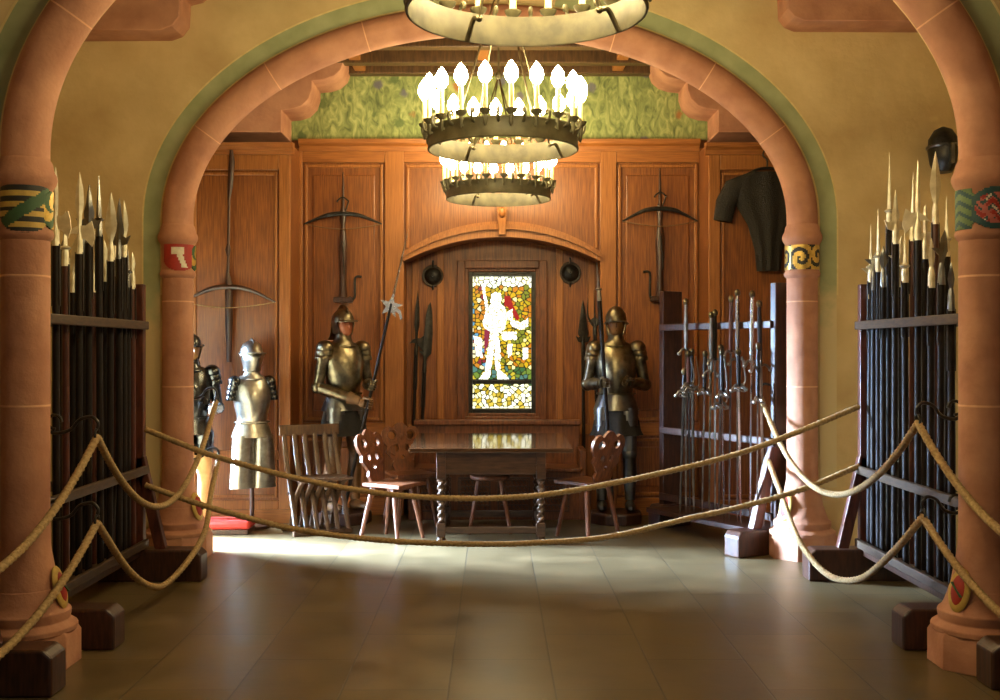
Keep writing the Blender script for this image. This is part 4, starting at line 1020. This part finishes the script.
def helmet(t, style, m, z=1.62):
    h = MB()
    if style == 'burgonet':
        h.sphere((0, .012, z + .03), (.092, .118, .112), 28, 12, -0.1, 1.0)
        comb = [(-.10, z + .10), (-.06, z + .15), (0, z + .178), (.06, z + .17), (.11, z + .12), (.125, z + .06), (.115, z + .05), (.06, z + .12), (0, z + .135), (-.06, z + .115)]
        h.prism(comb, 'x', -.006, .006)
        h.loft([[(x * .098, -.075 - .035 * (1 - x * x) - r * (.07 * (1 - x * x) + .005), z + .035 - r * .012 + e) for x in [i / 6 - 1 for i in range(13)]] for r, e in ((0, 0), (1, 0), (1, .006), (0, .006))], caps=False, close=False)
        for s in (-1, 1):
            h.loft([[(s * (.082 + e), -.045, z + .02), (s * (.086 + e), .06, z + .02), (s * (.07 + e), .05, z - .08), (s * (.055 + e), -.045, z - .085)] for e in (0, .008)])
        h.loft([[(.09 * math.sin(a), .02 + .11 * math.cos(a), z - .0), (.1 * math.sin(a), .03 + .125 * math.cos(a), z - .10), (.115 * math.sin(a), .035 + .15 * math.cos(a), z - .13)] for a in [(-1.2 + 2.4 * i / 12) for i in range(13)]], caps=False, close=False)
    elif style == 'morion':
        h.sphere((0, .01, z + .03), (.093, .115, .135), 28, 12, -0.05, 1.0)
        h.prism([(-.09, z + .12), (-.04, z + .175), (.02, z + .185), (.08, z + .15), (.11, z + .08), (.06, z + .14), (0, z + .155), (-.05, z + .14)], 'x', -.005, .005)
        h.loft([[((.09 + .022 * r) * math.sin(a), .01 - (.112 + .03 * r) * math.cos(a), z + .028 - .012 * r + .014 * r * math.cos(2 * a) + e) for a in [2 * PI * i / 28 for i in range(28)]] for r, e in ((0, 0), (1, 0), (1, .005), (0, .006))], caps=False)
        for s in (-1, 1):
            h.loft([[(s * (.083 + e), -.04, z + .03), (s * (.088 + e), .06, z + .03), (s * (.072 + e), .04, z - .09), (s * (.056 + e), -.045, z - .09)] for e in (0, .008)])
    else:  # close helmet with visor
        h.loft([ell(0, .01, z - .115, .075, .085), ell(0, .0, z - .09, .07, .09, ridge=.01), ell(0, -.005, z - .04, .083, .105, ridge=.02), ell(0, -.002, z + .0, .092, .115, ridge=.03), ell(0, .008, z + .022, .094, .115, ridge=.012)], caps=True)
        h.loft([ell(0, .008, z + .03, .094, .115, ridge=.02), ell(0, .012, z + .07, .09, .108), ell(0, .012, z + .11, .07, .086), ell(0, .012, z + .135, .03, .04), ell(0, .012, z + .14, .004, .004)])
        h.prism([(-.09, z + .09), (-.04, z + .145), (.02, z + .162), (.08, z + .135), (.11, z + .07), (.06, z + .11), (0, z + .125), (-.05, z + .11)], 'x', -.005, .005)
        h.loft([ell(0, .008, z + .022, .096, .118, ridge=.01), ell(0, -.01, z + .03, .112, .15), ell(0, -.01, z + .036, .112, .15), ell(0, .008, z + .04, .095, .117)])
        for s in (-1, 1): h.sphere((s * .094, -.01, z + .015), (.01, .018, .018), 8, 6)
    return h.build('helmet', m, t)
def armour(label, loc, rz, metal, style, hands, legs='greaves', skirt=True, arms=True, face=None, group=None, scale=1.0, plinth=0.0, stand=False, tall_tassets=False, leg_mat=None, lower=None):
    t = thing('suit_of_armour', label, 'suit of armour', loc, rz, group)
    t.scale = (scale,) * 3
    m = M[metal]; m2 = M[lower] if lower else m
    c = MB()
    c.loft([ell(0, 0, 1.01, .150, .118), ell(0, 0, 1.03, .143, .112, ridge=.03), ell(0, -.005, 1.09, .150, .125, ridge=.045), ell(0, -.005, 1.18, .172, .142, ridge=.035), ell(0, 0, 1.28, .188, .146, ridge=.02), ell(0, .005, 1.37, .178, .128, ridge=.01), ell(0, .008, 1.43, .150, .105), ell(0, .01, 1.465, .11, .085)])
    c.tube([(.165 * math.sin(a), -.13 * math.cos(a) - .0, 1.02) for a in [2 * PI * i / 24 for i in range(25)]], .008, 8, caps=False)
    c.tube([(.10 * math.sin(a), -.115 * math.cos(a) * (1 if math.cos(a) > 0 else .7), 1.435) for a in [2 * PI * i / 24 for i in range(25)]], .007, 8, caps=False)
    c.build('cuirass', m, t)
    g = MB().loft([ell(0, .01, 1.44, .115, .10), ell(0, .01, 1.47, .09, .085), ell(0, .01, 1.50, .072, .076), ell(0, .008, 1.545, .068, .074)])
    g.tube([(.07 * math.sin(a), .008 - .076 * math.cos(a), 1.545) for a in [2 * PI * i / 20 for i in range(21)]], .006, 8, caps=False)
    g.build('gorget', m, t)
    f = MB()
    zz = 1.02
    for k in range(4):
        f.loft([ell(0, 0, zz, .150 + .012 * k, .118 + .012 * k), ell(0, 0, zz - .04, .164 + .012 * k, .132 + .012 * k), ell(0, 0, zz - .044, .160 + .012 * k, .128 + .012 * k)], caps=False); zz -= .034
    f.build('fauld', m2, t)
    for s in (-1, 1):
        q = MB(); n = 9 if tall_tassets else 4
        z0 = .90
        dz = (.5 / n) if tall_tassets else .05
        for k in range(n):
            w0 = (.15 - .03 * k / n) if not tall_tassets else (.165 + .02 * k / n); cx = s * (.095 + .012 * k / n); ry = .135 - .02 * k / n
            ring = lambda z, e: [(cx + (w0 / 1.6 + e) * math.sin(a) , -(ry + e) * math.cos(a) * .8 - .03, z) for a in [(-1.5 + 3.0 * i / 10) for i in range(11)]]
            q.loft([ring(z0, 0), ring(z0 - dz * 1.15, .008), ring(z0 - dz * 1.15, .003)], caps=False, close=False); z0 -= dz
        q.build('tasset', m2, t)
    if skirt:
        k = MB(); rings = []
        for i, z in enumerate((.97, .9, .8, .7, .66)):
            u = i / 4
            rings.append([((.155 + .075 * u) * math.sin(a) * (1 + .05 * u * math.sin(9 * a)), -(.12 + .075 * u) * math.cos(a) * (1 + .05 * u * math.sin(9 * a)), z) for a in [2 * PI * j / 54 for j in range(54)]])
        k.loft(rings); k.build('skirt', M['cloth_black'], t)
    if legs:
        lm = M[leg_mat] if leg_mat else m
        for s in (-1, 1):
            l = MB()
            l.tube([(s * .09, .0, .88), (s * .1, -.01, .72), (s * .11, -.015, .56), (s * .115, -.02, .50), (s * .118, 0, .42), (s * .12, .02, .32), (s * .122, .018, .18), (s * .122, .01, .09)], [.088, .084, .068, .06, .058, .062, .05, .042], 16)
            if legs == 'greaves':
                l.sphere((s * .115, -.035, .5), (.062, .05, .062), 14, 8)
                l.sphere((s * .165, -.01, .5), (.018, .05, .05), 12, 6)
            l.loft([[(s * .122 + w * .5 * math.cos(a), y, .045 + hh * math.sin(a)) for a in [2 * PI * j / 12 for j in range(12)]] for y, w, hh in ((.065, .06, .03), (.03, .085, .045), (-.03, .088, .044), (-.10, .09, .034), (-.155, .07, .026), (-.18, .03, .015))])
            l.build('leg', lm, t)
    if arms:
        for s, hd in zip((-1, 1), hands):
            sh = Vector((s * .185, .0, 1.385)); hv = Vector(hd['p'])
            el = Vector(hd['elbow'])
            a = MB()
            a.tube([sh, sh.lerp(el, .35), sh.lerp(el, .8), el], [.056, .054, .046, .044], 14)
            fw = hv - el
            wr = hv - fw.normalized() * .085
            a.tube([el, el.lerp(wr, .25), el.lerp(wr, .7), wr], [.046, .053, .042, .036], 14)
            a.sphere(el, (.056, .056, .058), 14, 8)
            a.build('arm', m, t)
            p = MB()
            for k in range(3):
                cc = sh + Vector((s * (.0 + .012 * k), 0, .03 - .045 * k))
                p.sphere(cc, (.074 - .003 * k, .09 - .006 * k, .07 - .006 * k), 20, 6, -0.25, 1.0)
            p.build('pauldron', m, t)
            gl = MB()
            gl.tube([wr - fw.normalized() * .10, wr - fw.normalized() * .03, wr + fw.normalized() * .01], [.056, .044, .036], 14)
            fist(gl, hv, hd['axis'], -fw, 1.0, s)
            gl.build('gauntlet', m if not hd.get('mat') else M[hd['mat']], t)
    else:
        for s in (-1, 1):
            p = MB()
            for k in range(4):
                cc = Vector((s * (.168 + .012 * k), 0, 1.40 - .05 * k))
                p.sphere(cc, (.066 - .004 * k, .08 - .006 * k, .07 - .006 * k), 18, 6, -0.4, 1.0)
            p.build('pauldron', M['steel_black'], t)
    if face: human_face(t, M[face])
    hm = helmet(t, style, m)
    if stand: hm.scale = (1.16, 1.16, 1.16); hm.location = (0, 0, -.235)
    if stand:
        st = MB().tube([(0, 0, .0), (0, 0, 1.0)], .022, 10).lathe([(.17, -0.0), (.17, .025), (.03, .04)], 20)
        st.build('stand_pole', M['dark_wood'], t)
    if plinth:
        pm = MB().lathe([(.235, -plinth / scale), (.235, -.015), (.225, 0)], 8, (0, -.03, 0), phase=PI / 8)
        pm.build('plinth', M['dark_wood'], t, smooth=False, bevel=0.01)
    return t
def local(loc, rz, sc, w):
    v = Vector(w) - Vector(loc); return Matrix.Rotation(-rz, 3, 'Z') @ v / sc

# pole-bearing armour left of the window
la, rza, sa = (X(343.5, 9.6), 9.6, 0.10), R(38), 1.0
pa0, pa1 = P(343, 497, 9.33), P(409, 227, 9.40)
pa0.z = 0.11
ka = (Z(404, 9.36) - pa0.z) / (pa1.z - pa0.z)
hA = pa0.lerp(pa1, ka); axA = (pa1 - pa0).normalized()
hl = local(la, rza, sa, hA); axl = Matrix.Rotation(-rza, 3, 'Z') @ axA
armour('suit of armour with crested open helmet holding the star-headed pole', la, rza, 'steel_warm', 'burgonet',
       [dict(p=hl, elbow=(-.245, .02, 1.08), axis=axl, mat='leather'), dict(p=hl + axl * .16, elbow=(.25, .0, 1.10), axis=axl)],
       leg_mat='leather', face='face', plinth=0.10, lower='steel_dark')
# star-headed pole
t = thing('halberd', 'long pole with pale star-shaped head held by the armour left of window', 'halberd', pa0)
t.rotation_mode = 'QUATERNION'; t.rotation_quaternion = Vector((0, 0, 1)).rotation_difference(axA)
Lp = (pa1 - pa0).length; kh = (Z(306, 9.38) - pa0.z) / (pa1.z - pa0.z) * Lp
MB().tube([(0, 0, 0), (0, 0, kh * .4), (0, 0, kh * .6), (0, 0, kh + .02)], [.015, .016, .014, .012], 10).build('shaft', M['shaft_dark'], t)
h = MB()
h.blade([(kh - .12, .014), (kh, .016), (kh + .06, .012), (Lp, .002)], .014)
star = []
for i in range(10):
    a = PI / 2 + i * PI / 5; r_ = .105 if i % 2 == 0 else .042
    star.append((r_ * math.cos(a), kh + r_ * math.sin(a)))
h.prism(star, 'y', -.007, .007)
h.prism([(.03, kh + .01), (.09, kh - .02), (.12, kh - .08), (.105, kh - .1), (.08, kh - .05), (.03, kh - .03)], 'y', -.006, .006)
h.build('star_head', M['steel_bright'], t, angle=25)

# armour right of the window
lb_, rzb, sb = (X(616, 9.6), 9.6, 0.10), R(-6), 1.0
pb0, pb1 = P(613, 500, 9.30), P(596.5, 254, 9.34); pb0.z = 0.105
kb = (Z(383, 9.32) - pb0.z) / (pb1.z - pb0.z)
hB = pb0.lerp(pb1, kb); axB = (pb1 - pb0).normalized()
hl = local(lb_, rzb, sb, hB); axl = Matrix.Rotation(-rzb, 3, 'Z') @ axB
h2 = local(lb_, rzb, sb, P(627, 382, 9.36))
armour('suit of armour in rounded helmet with both hands at belly beside the sword rack', lb_, rzb, 'steel_warm', 'morion',
       [dict(p=hl, elbow=(-.25, -.01, 1.10), axis=axl), dict(p=h2, elbow=(.25, -.01, 1.10), axis=(.5, -.3, .8))],
       leg_mat='steel_dark', face='face_dark', plinth=0.10, lower='steel_dark')
polearm(pb0, pb1, 'awl', .34, .012, 'long dark spike-tipped pole held by the armour beside the sword rack', None, 'shaft_dark', 'steel', 0, r=0.017, name='pike')

# half armour on a stand against the left bay
armour('legless half armour with visored helmet on a thin stand, left bay', (X(252, 9.3), 9.3, 0.0), R(28), 'steel', 'close', [None, None],
       legs=None, skirt=False, arms=False, stand=True, tall_tassets=True, scale=0.875)
# dark armour half hidden by the red-shield column
la, rza = (X(191, 9.0), 9.0, 0.0), R(30)
armour('black armour with tan legs half hidden behind the red shield column', la, rza, 'steel_black', 'burgonet',
       [dict(p=(-.16, -.26, 1.06), elbow=(-.29, -.02, 1.10), axis=(0, -.3, 1)), dict(p=(.12, -.26, 1.10), elbow=(.24, -.01, 1.10), axis=(0, -.3, 1), mat='steel_bright')],
       leg_mat='tan', skirt=False, face='face_dark', scale=0.93)

# ------------------------------------------------------------------ mail shirt
def mail_shirt():
    d = 9.47
    t = thing('mail_shirt', 'dark mail shirt hanging on the bay wall above the sword rack', 'mail shirt', P(765, 178, d))
    s = MB()
    o = P(765, 178, d)
    def q(px, py, dy=0.0): v = P(px, py, d) - o; return (v.x, dy, v.z)
    rows = [(172, 749, 786), (178, 735, 797), (190, 728, 804), (205, 736, 800), (225, 748, 790), (250, 755, 783), (271, 757, 781)]
    rings = []
    for py, a, b in rows:
        cx, w = (a + b) / 2, (b - a) / 2
        rings.append([q(cx + w * math.cos(2 * PI * j / 40) , py, .012 + (.05 + .01 * math.sin(j * 1.3)) * math.sin(2 * PI * j / 40)) for j in range(40)])
    s.loft(rings)
    s.build('body', M['mail'], t)
    for sgn in (-1, 1):
        c = 767
        pts = [(c + sgn * 22, 183), (c + sgn * 33, 188), (c + sgn * 41, 203), (c + sgn * 44, 221)]
        m = MB().tube([q(a, b, .01) for a, b in pts], [.075, .09, .088, .082], 20, flat=.5)
        m.build('sleeve', M['mail'], t)
    m = MB().tube(catmull([q(745, 176), q(756, 170), q(767, 168), q(778, 170), q(790, 176)], 5), .012, 8)
    m.tube(catmull([q(767, 168), q(767, 160), q(763, 155), q(766, 149), q(771, 152)], 5), .007, 8)
    m.build('hanger', M['iron'], t)
mail_shirt()

# ------------------------------------------------------------------ helmet high on the right wall
t = thing('iron_mask', 'black iron helmet fixed high on the wall behind the oval shield column', 'helmet', (X(943, 7.83), 7.83, Z(150, 7.83)))
m = MB().loft([ell(0, 0, -.16, .06, .075), ell(0, 0, -.10, .085, .11, ridge=.03), ell(0, 0, 0, .1, .13, ridge=.03), ell(0, 0, .08, .095, .12), ell(0, 0, .14, .06, .075), ell(0, 0, .165, .01, .01)])
m.build('shell', M['iron'], t)
m = MB().tube([(.1 * math.sin(a), -.135 * math.cos(a), .02) for a in [2 * PI * i / 20 for i in range(21)]], .012, 8, caps=False).box(-.012, .012, -.175, -.12, -.12, .02)
m.build('visor_rim', M['steel_dark'], t)
m = MB().box(-.03, .03, .1, .17, -.03, .03); m.build('wall_mount', M['iron'], t, smooth=False)

# ------------------------------------------------------------------ furniture
def stabelle(label, loc, rz, wood='chair_wood', group=None):
    """board chair with carved back; faces local -Y"""
    t = thing('board_chair', label, 'chair', loc, rz, group)
    seat = MB().prism([(-.19, -.2), (.19, -.2), (.165, .17), (-.165, .17)], 'z', .425, .455)
    seat.box(-.13, .13, -.12, -.07, .395, .426).box(-.13, .13, .07, .12, .395, .426)
    seat.build('seat', M[wood], t, smooth=False, bevel=0.006)
    right = [(.075, .0), (.10, .05), (.085, .09), (.115, .13), (.15, .17), (.135, .215), (.16, .25), (.178, .30), (.17, .35), (.14, .385), (.105, .395), (.075, .375), (.05, .40), (.02, .425)]
    outline = right + [(-a, b) for a, b in reversed(right)]
    holes = [circle(-.085, .315, .036), circle(.085, .315, .036), circle(-.05, .20, .02, 10, .03), circle(.05, .20, .02, 10, .03), circle(0, .12, .02, 12)]
    vs, fs = plate(outline, holes, .026)
    b = MB(); b.xf = Matrix.Translation((0, .15, .45)) @ Matrix.Rotation(R(-14), 4, 'X')
    b.add(vs, fs)
    for s in (-1, 1):
        b.tube([(s * .085 + .05 * math.cos(k * PI / 8), -.012, .315 + .05 * math.sin(k * PI / 8)) for k in range(17)], .007, 6, caps=False)
        b.tube(catmull([(s * .03, -.013, .24), (s * .10, -.013, .22), (s * .12, -.013, .17), (s * .07, -.013, .14)], 5), .007, 6)
    b.sphere((0, -.012, .30), (.02, .012, .03), 8, 6)
    b.build('backrest', M[wood], t, smooth=True, angle=30)
    for sx, sy in ((-1, -1), (1, -1), (-1, 1), (1, 1)):
        MB().tube([(sx * .115, sy * .10, .43), (sx * .145, sy * .14, .22), (sx * .175, sy * .18, 0.0)], [.020, .019, .015], 8).build('leg', M[wood], t)
    return t
stabelle('carved board chair at the front left of the table beside the slatted chair', (X(392, 8.72), 8.72, 0), R(60), group='carved board chairs')
stabelle('carved reddish board chair behind the left end of the table', (X(410, 9.42), 9.42, 0), R(26), group='carved board chairs')
stabelle('carved board chair at the right end of the table', (X(588, 8.85), 8.85, 0), R(-140), group='carved board chairs')

def stool():
    d = 9.12
    t = thing('stool', 'plain wooden stool with splayed legs under the table', 'stool', (X(490, d), d, 0))
    MB().lathe([(.15, .43), (.165, .44), (.165, .46), (.155, .47)], 24).build('seat', M['chair_wood'], t)
    for sx, sy in ((-1, -1), (1, -1), (-1, 1), (1, 1)):
        MB().tube([(sx * .09, sy * .09, .435), (sx * .17, sy * .17, 0)], [.02, .015], 8).build('leg', M['chair_wood'], t)
stool()

def table():
    d0 = 8.5
    tz = .745
    cx = X(491, 8.5)
    t = thing('table', 'dark oak table with twisted legs and polished top before the window', 'table', (cx, d0, 0))
    tt = MB(); tt.xf = Matrix.Translation((0, -.07, tz)) @ Matrix.Rotation(R(2.3), 4, 'X')
    tt.box(-.63, .63, 0, 1.02, -.032, 0).build('table_top', M['table_top'], t, smooth=False, bevel=0.006)
    for y in (0.0, .84):
        MB().box(-.40, .40, y - .012, y + .018, tz - .205, tz - .03 + y * .04).build('apron', M['table_wood'], t, smooth=False, bevel=0.004)
    for x in (-.385, .385):
        MB().box(x - .015, x + .015, 0, .84, tz - .205, tz - .03).build('apron', M['table_wood'], t, smooth=False, bevel=0.004)
        for y in (0.0, .84):
            l = MB().box(x - .035, x + .035, y - .035, y + .035, tz - .24, tz - .03 + y * .04)
            pts = [(x, y, .16 + .34 * i / 60) for i in range(61)]
            l.tube(pts, .026, 12, lobes=2, twist=2 * PI / .11, lob=.28)
            l.lathe([(.02, .0), (.034, .012), (.04, .035), (.03, .055), (.022, .065)], 14, (x, y, 0))
            l.box(x - .034, x + .034, y - .034, y + .034, .062, .165)
            l.build('leg', M['table_wood'], t, bevel=0.003, angle=50)
    for y in (0, .84): MB().box(-.36, .36, y - .02, y + .02, .085, .135).build('stretcher', M['table_wood'], t, smooth=False, bevel=0.004)
    for x in (-.385, .385): MB().box(x - .02, x + .02, .03, .81, .085, .135).build('stretcher', M['table_wood'], t, smooth=False, bevel=0.004)
table()

def settle():
    d = 9.72
    x0, x1 = X(412, d), X(583, d)
    t = thing('settle', 'long carved oak settle below the stained glass window', 'settle', ((x0 + x1) / 2, d, 0))
    w = (x1 - x0) / 2
    MB().box(-w, w, -.02, .36, .42, .46).build('seat', M['chair_wood'], t, smooth=False, bevel=0.008)
    MB().box(-w, w, .36, .41, .1, .84).build('back_board', M['chair_wood'], t, smooth=False, bevel=0.008)
    MB().box(-w - .01, w + .01, .33, .43, .81, .86).build('top_rail', M['chair_wood'], t, smooth=False, bevel=0.012)
    MB().box(-w, w, .0, .05, .0, .42).build('front_board', M['chair_wood'], t, smooth=False, bevel=0.006)
    r2 = random.Random(5)
    for k in range(4):
        px0 = -w + .06 + k * (2 * w - .12) / 4
        pw = (2 * w - .12) / 4 - .06
        c = MB()
        c.box(px0, px0 + pw, -.006, .004, .07, .085).box(px0, px0 + pw, -.006, .004, .36, .375).box(px0, px0 + .015, -.006, .004, .085, .36).box(px0 + pw - .015, px0 + pw, -.006, .004, .085, .36)
        for i in range(7):
            for j in range(5):
                ux, uz = px0 + .04 + i * (pw - .08) / 6, .115 + j * .055
                c.tube([(ux + .018 * math.cos(a * .8), -.004, uz + .018 * math.sin(a * .8)) for a in range(7)], .006, 5)
        c.build('carved_panel', M['table_wood'], t)
    for s in (-1, 1):
        MB().box(s * w - .03, s * w + .03, -.02, .4, 0, .62).build('arm_board', M['chair_wood'], t, smooth=False, bevel=0.008)
settle()

def slat_chair():
    d = 9.05
    t = thing('slatted_chair', 'wooden slatted folding chair beside the half armour', 'chair', (X(318, d), d, 0), R(-62))
    # slats run in the local XZ plane; chair width along Y
    n = 6; W = .44
    for i in range(n):
        y = -W / 2 + W * i / (n - 1)
        MB().tube(catmull([(-.22, y, .80), (-.165, y, .62), (-.07, y, .42), (.02, y, .25), (.13, y, .0)], 6), .017, 8, flat=1.3).build('back_slat', M['slat_wood'], t)
    for i in range(n - 1):
        y = -W / 2 + W * (i + .5) / (n - 1)
        MB().tube(catmull([(.21, y, .46), (.10, y, .41), (-.02, y, .30), (-.11, y, .16), (-.19, y, .0)], 6), .017, 8, flat=1.3).build('seat_slat', M['slat_wood'], t)
    MB().beam((-.225, -W / 2 - .04, .83), (-.225, W / 2 + .04, .83), .035, .09, (1, 0, 0)).build('top_rail', M['slat_wood'], t, smooth=False, bevel=.008)
    MB().tube([(-.025, -W / 2 - .03, .33), (-.025, W / 2 + .03, .33)], .012, 8).build('pivot_rod', M['dark_wood'], t)
    for x in (.12, -.18): MB().beam((x, -W / 2 - .03, .02), (x, W / 2 + .03, .02), .05, .035, (1, 0, 0)).build('foot_bar', M['slat_wood'], t, smooth=False, bevel=.005)
    MB().box(-.10, .22, -W / 2 - .01, W / 2 + .01, .445, .465).build('seat', M['slat_wood'], t, smooth=False, bevel=.005)
slat_chair()

t = thing('kneeler', 'low red-topped kneeling bench in the daylight behind the red shield column', 'kneeler', (X(226, 9.05), 9.05, 0), 0)
MB().box(-.25, .22, -.14, .14, .04, .11).build('cushion', M['red'], t, bevel=.025)
MB().box(-.24, .21, -.13, .13, .0, .04).build('frame', M['dark_wood'], t, smooth=False, bevel=.005)

# ------------------------------------------------------------------ light
def area(name, loc, rot, sx, sy, e, col):
    l = bpy.data.lights.new(name, 'AREA'); l.shape = 'RECTANGLE'; l.size, l.size_y = sx, sy; l.energy = e; l.color = col
    o = bpy.data.objects.new(name, l); COL.objects.link(o); o.location = loc; o.rotation_euler = rot; return o
daylight = area('daylight_window', (-3.95, (W0 + W1) / 2 + .05, 1.35), (0, 0, 0), 0.9, 1.5, 820, (0.47, 0.69, 1.0)); daylight.data.spread = R(52)
daylight.rotation_euler = Vector((1, -.24, -.36)).to_track_quat('-Z', 'Y').to_euler()
sun = bpy.data.lights.new('sun', 'SUN'); sun.energy = 60; sun.angle = R(3); sun.color = (1.0, 0.97, 0.95)
so = bpy.data.objects.new('sun', sun); COL.objects.link(so)
dv = Vector((1.0, -0.2, -0.8)).normalized()
so.rotation_mode = 'QUATERNION'; so.rotation_quaternion = Vector((0, 0, -1)).rotation_difference(dv)
w = bpy.data.worlds.new('world'); SC.world = w; w.use_nodes = True
w.node_tree.nodes['Background'].inputs['Color'].default_value = (0.75, 0.85, 1.0, 1); w.node_tree.nodes['Background'].inputs['Strength'].default_value = 0.22

# ------------------------------------------------------------------ camera and view
cam = bpy.data.cameras.new('camera'); cam.sensor_width = 36; cam.lens = 36 * F / 1000; cam.shift_x = (500 - CX) / 1000
co = bpy.data.objects.new('camera', cam); COL.objects.link(co); co.location = (0, 0, EYE); co.rotation_euler = (R(90), 0, 0)
SC.camera = co
SC.view_settings.view_transform = 'Standard'; SC.view_settings.look = 'None'; SC.view_settings.gamma = 1.0
SC.view_settings.use_curve_mapping = False; SC.view_settings.exposure = 0.0
SC.cycles.use_denoising = True
SC.cycles.max_bounces = 6; SC.cycles.sample_clamp_indirect = 6.0
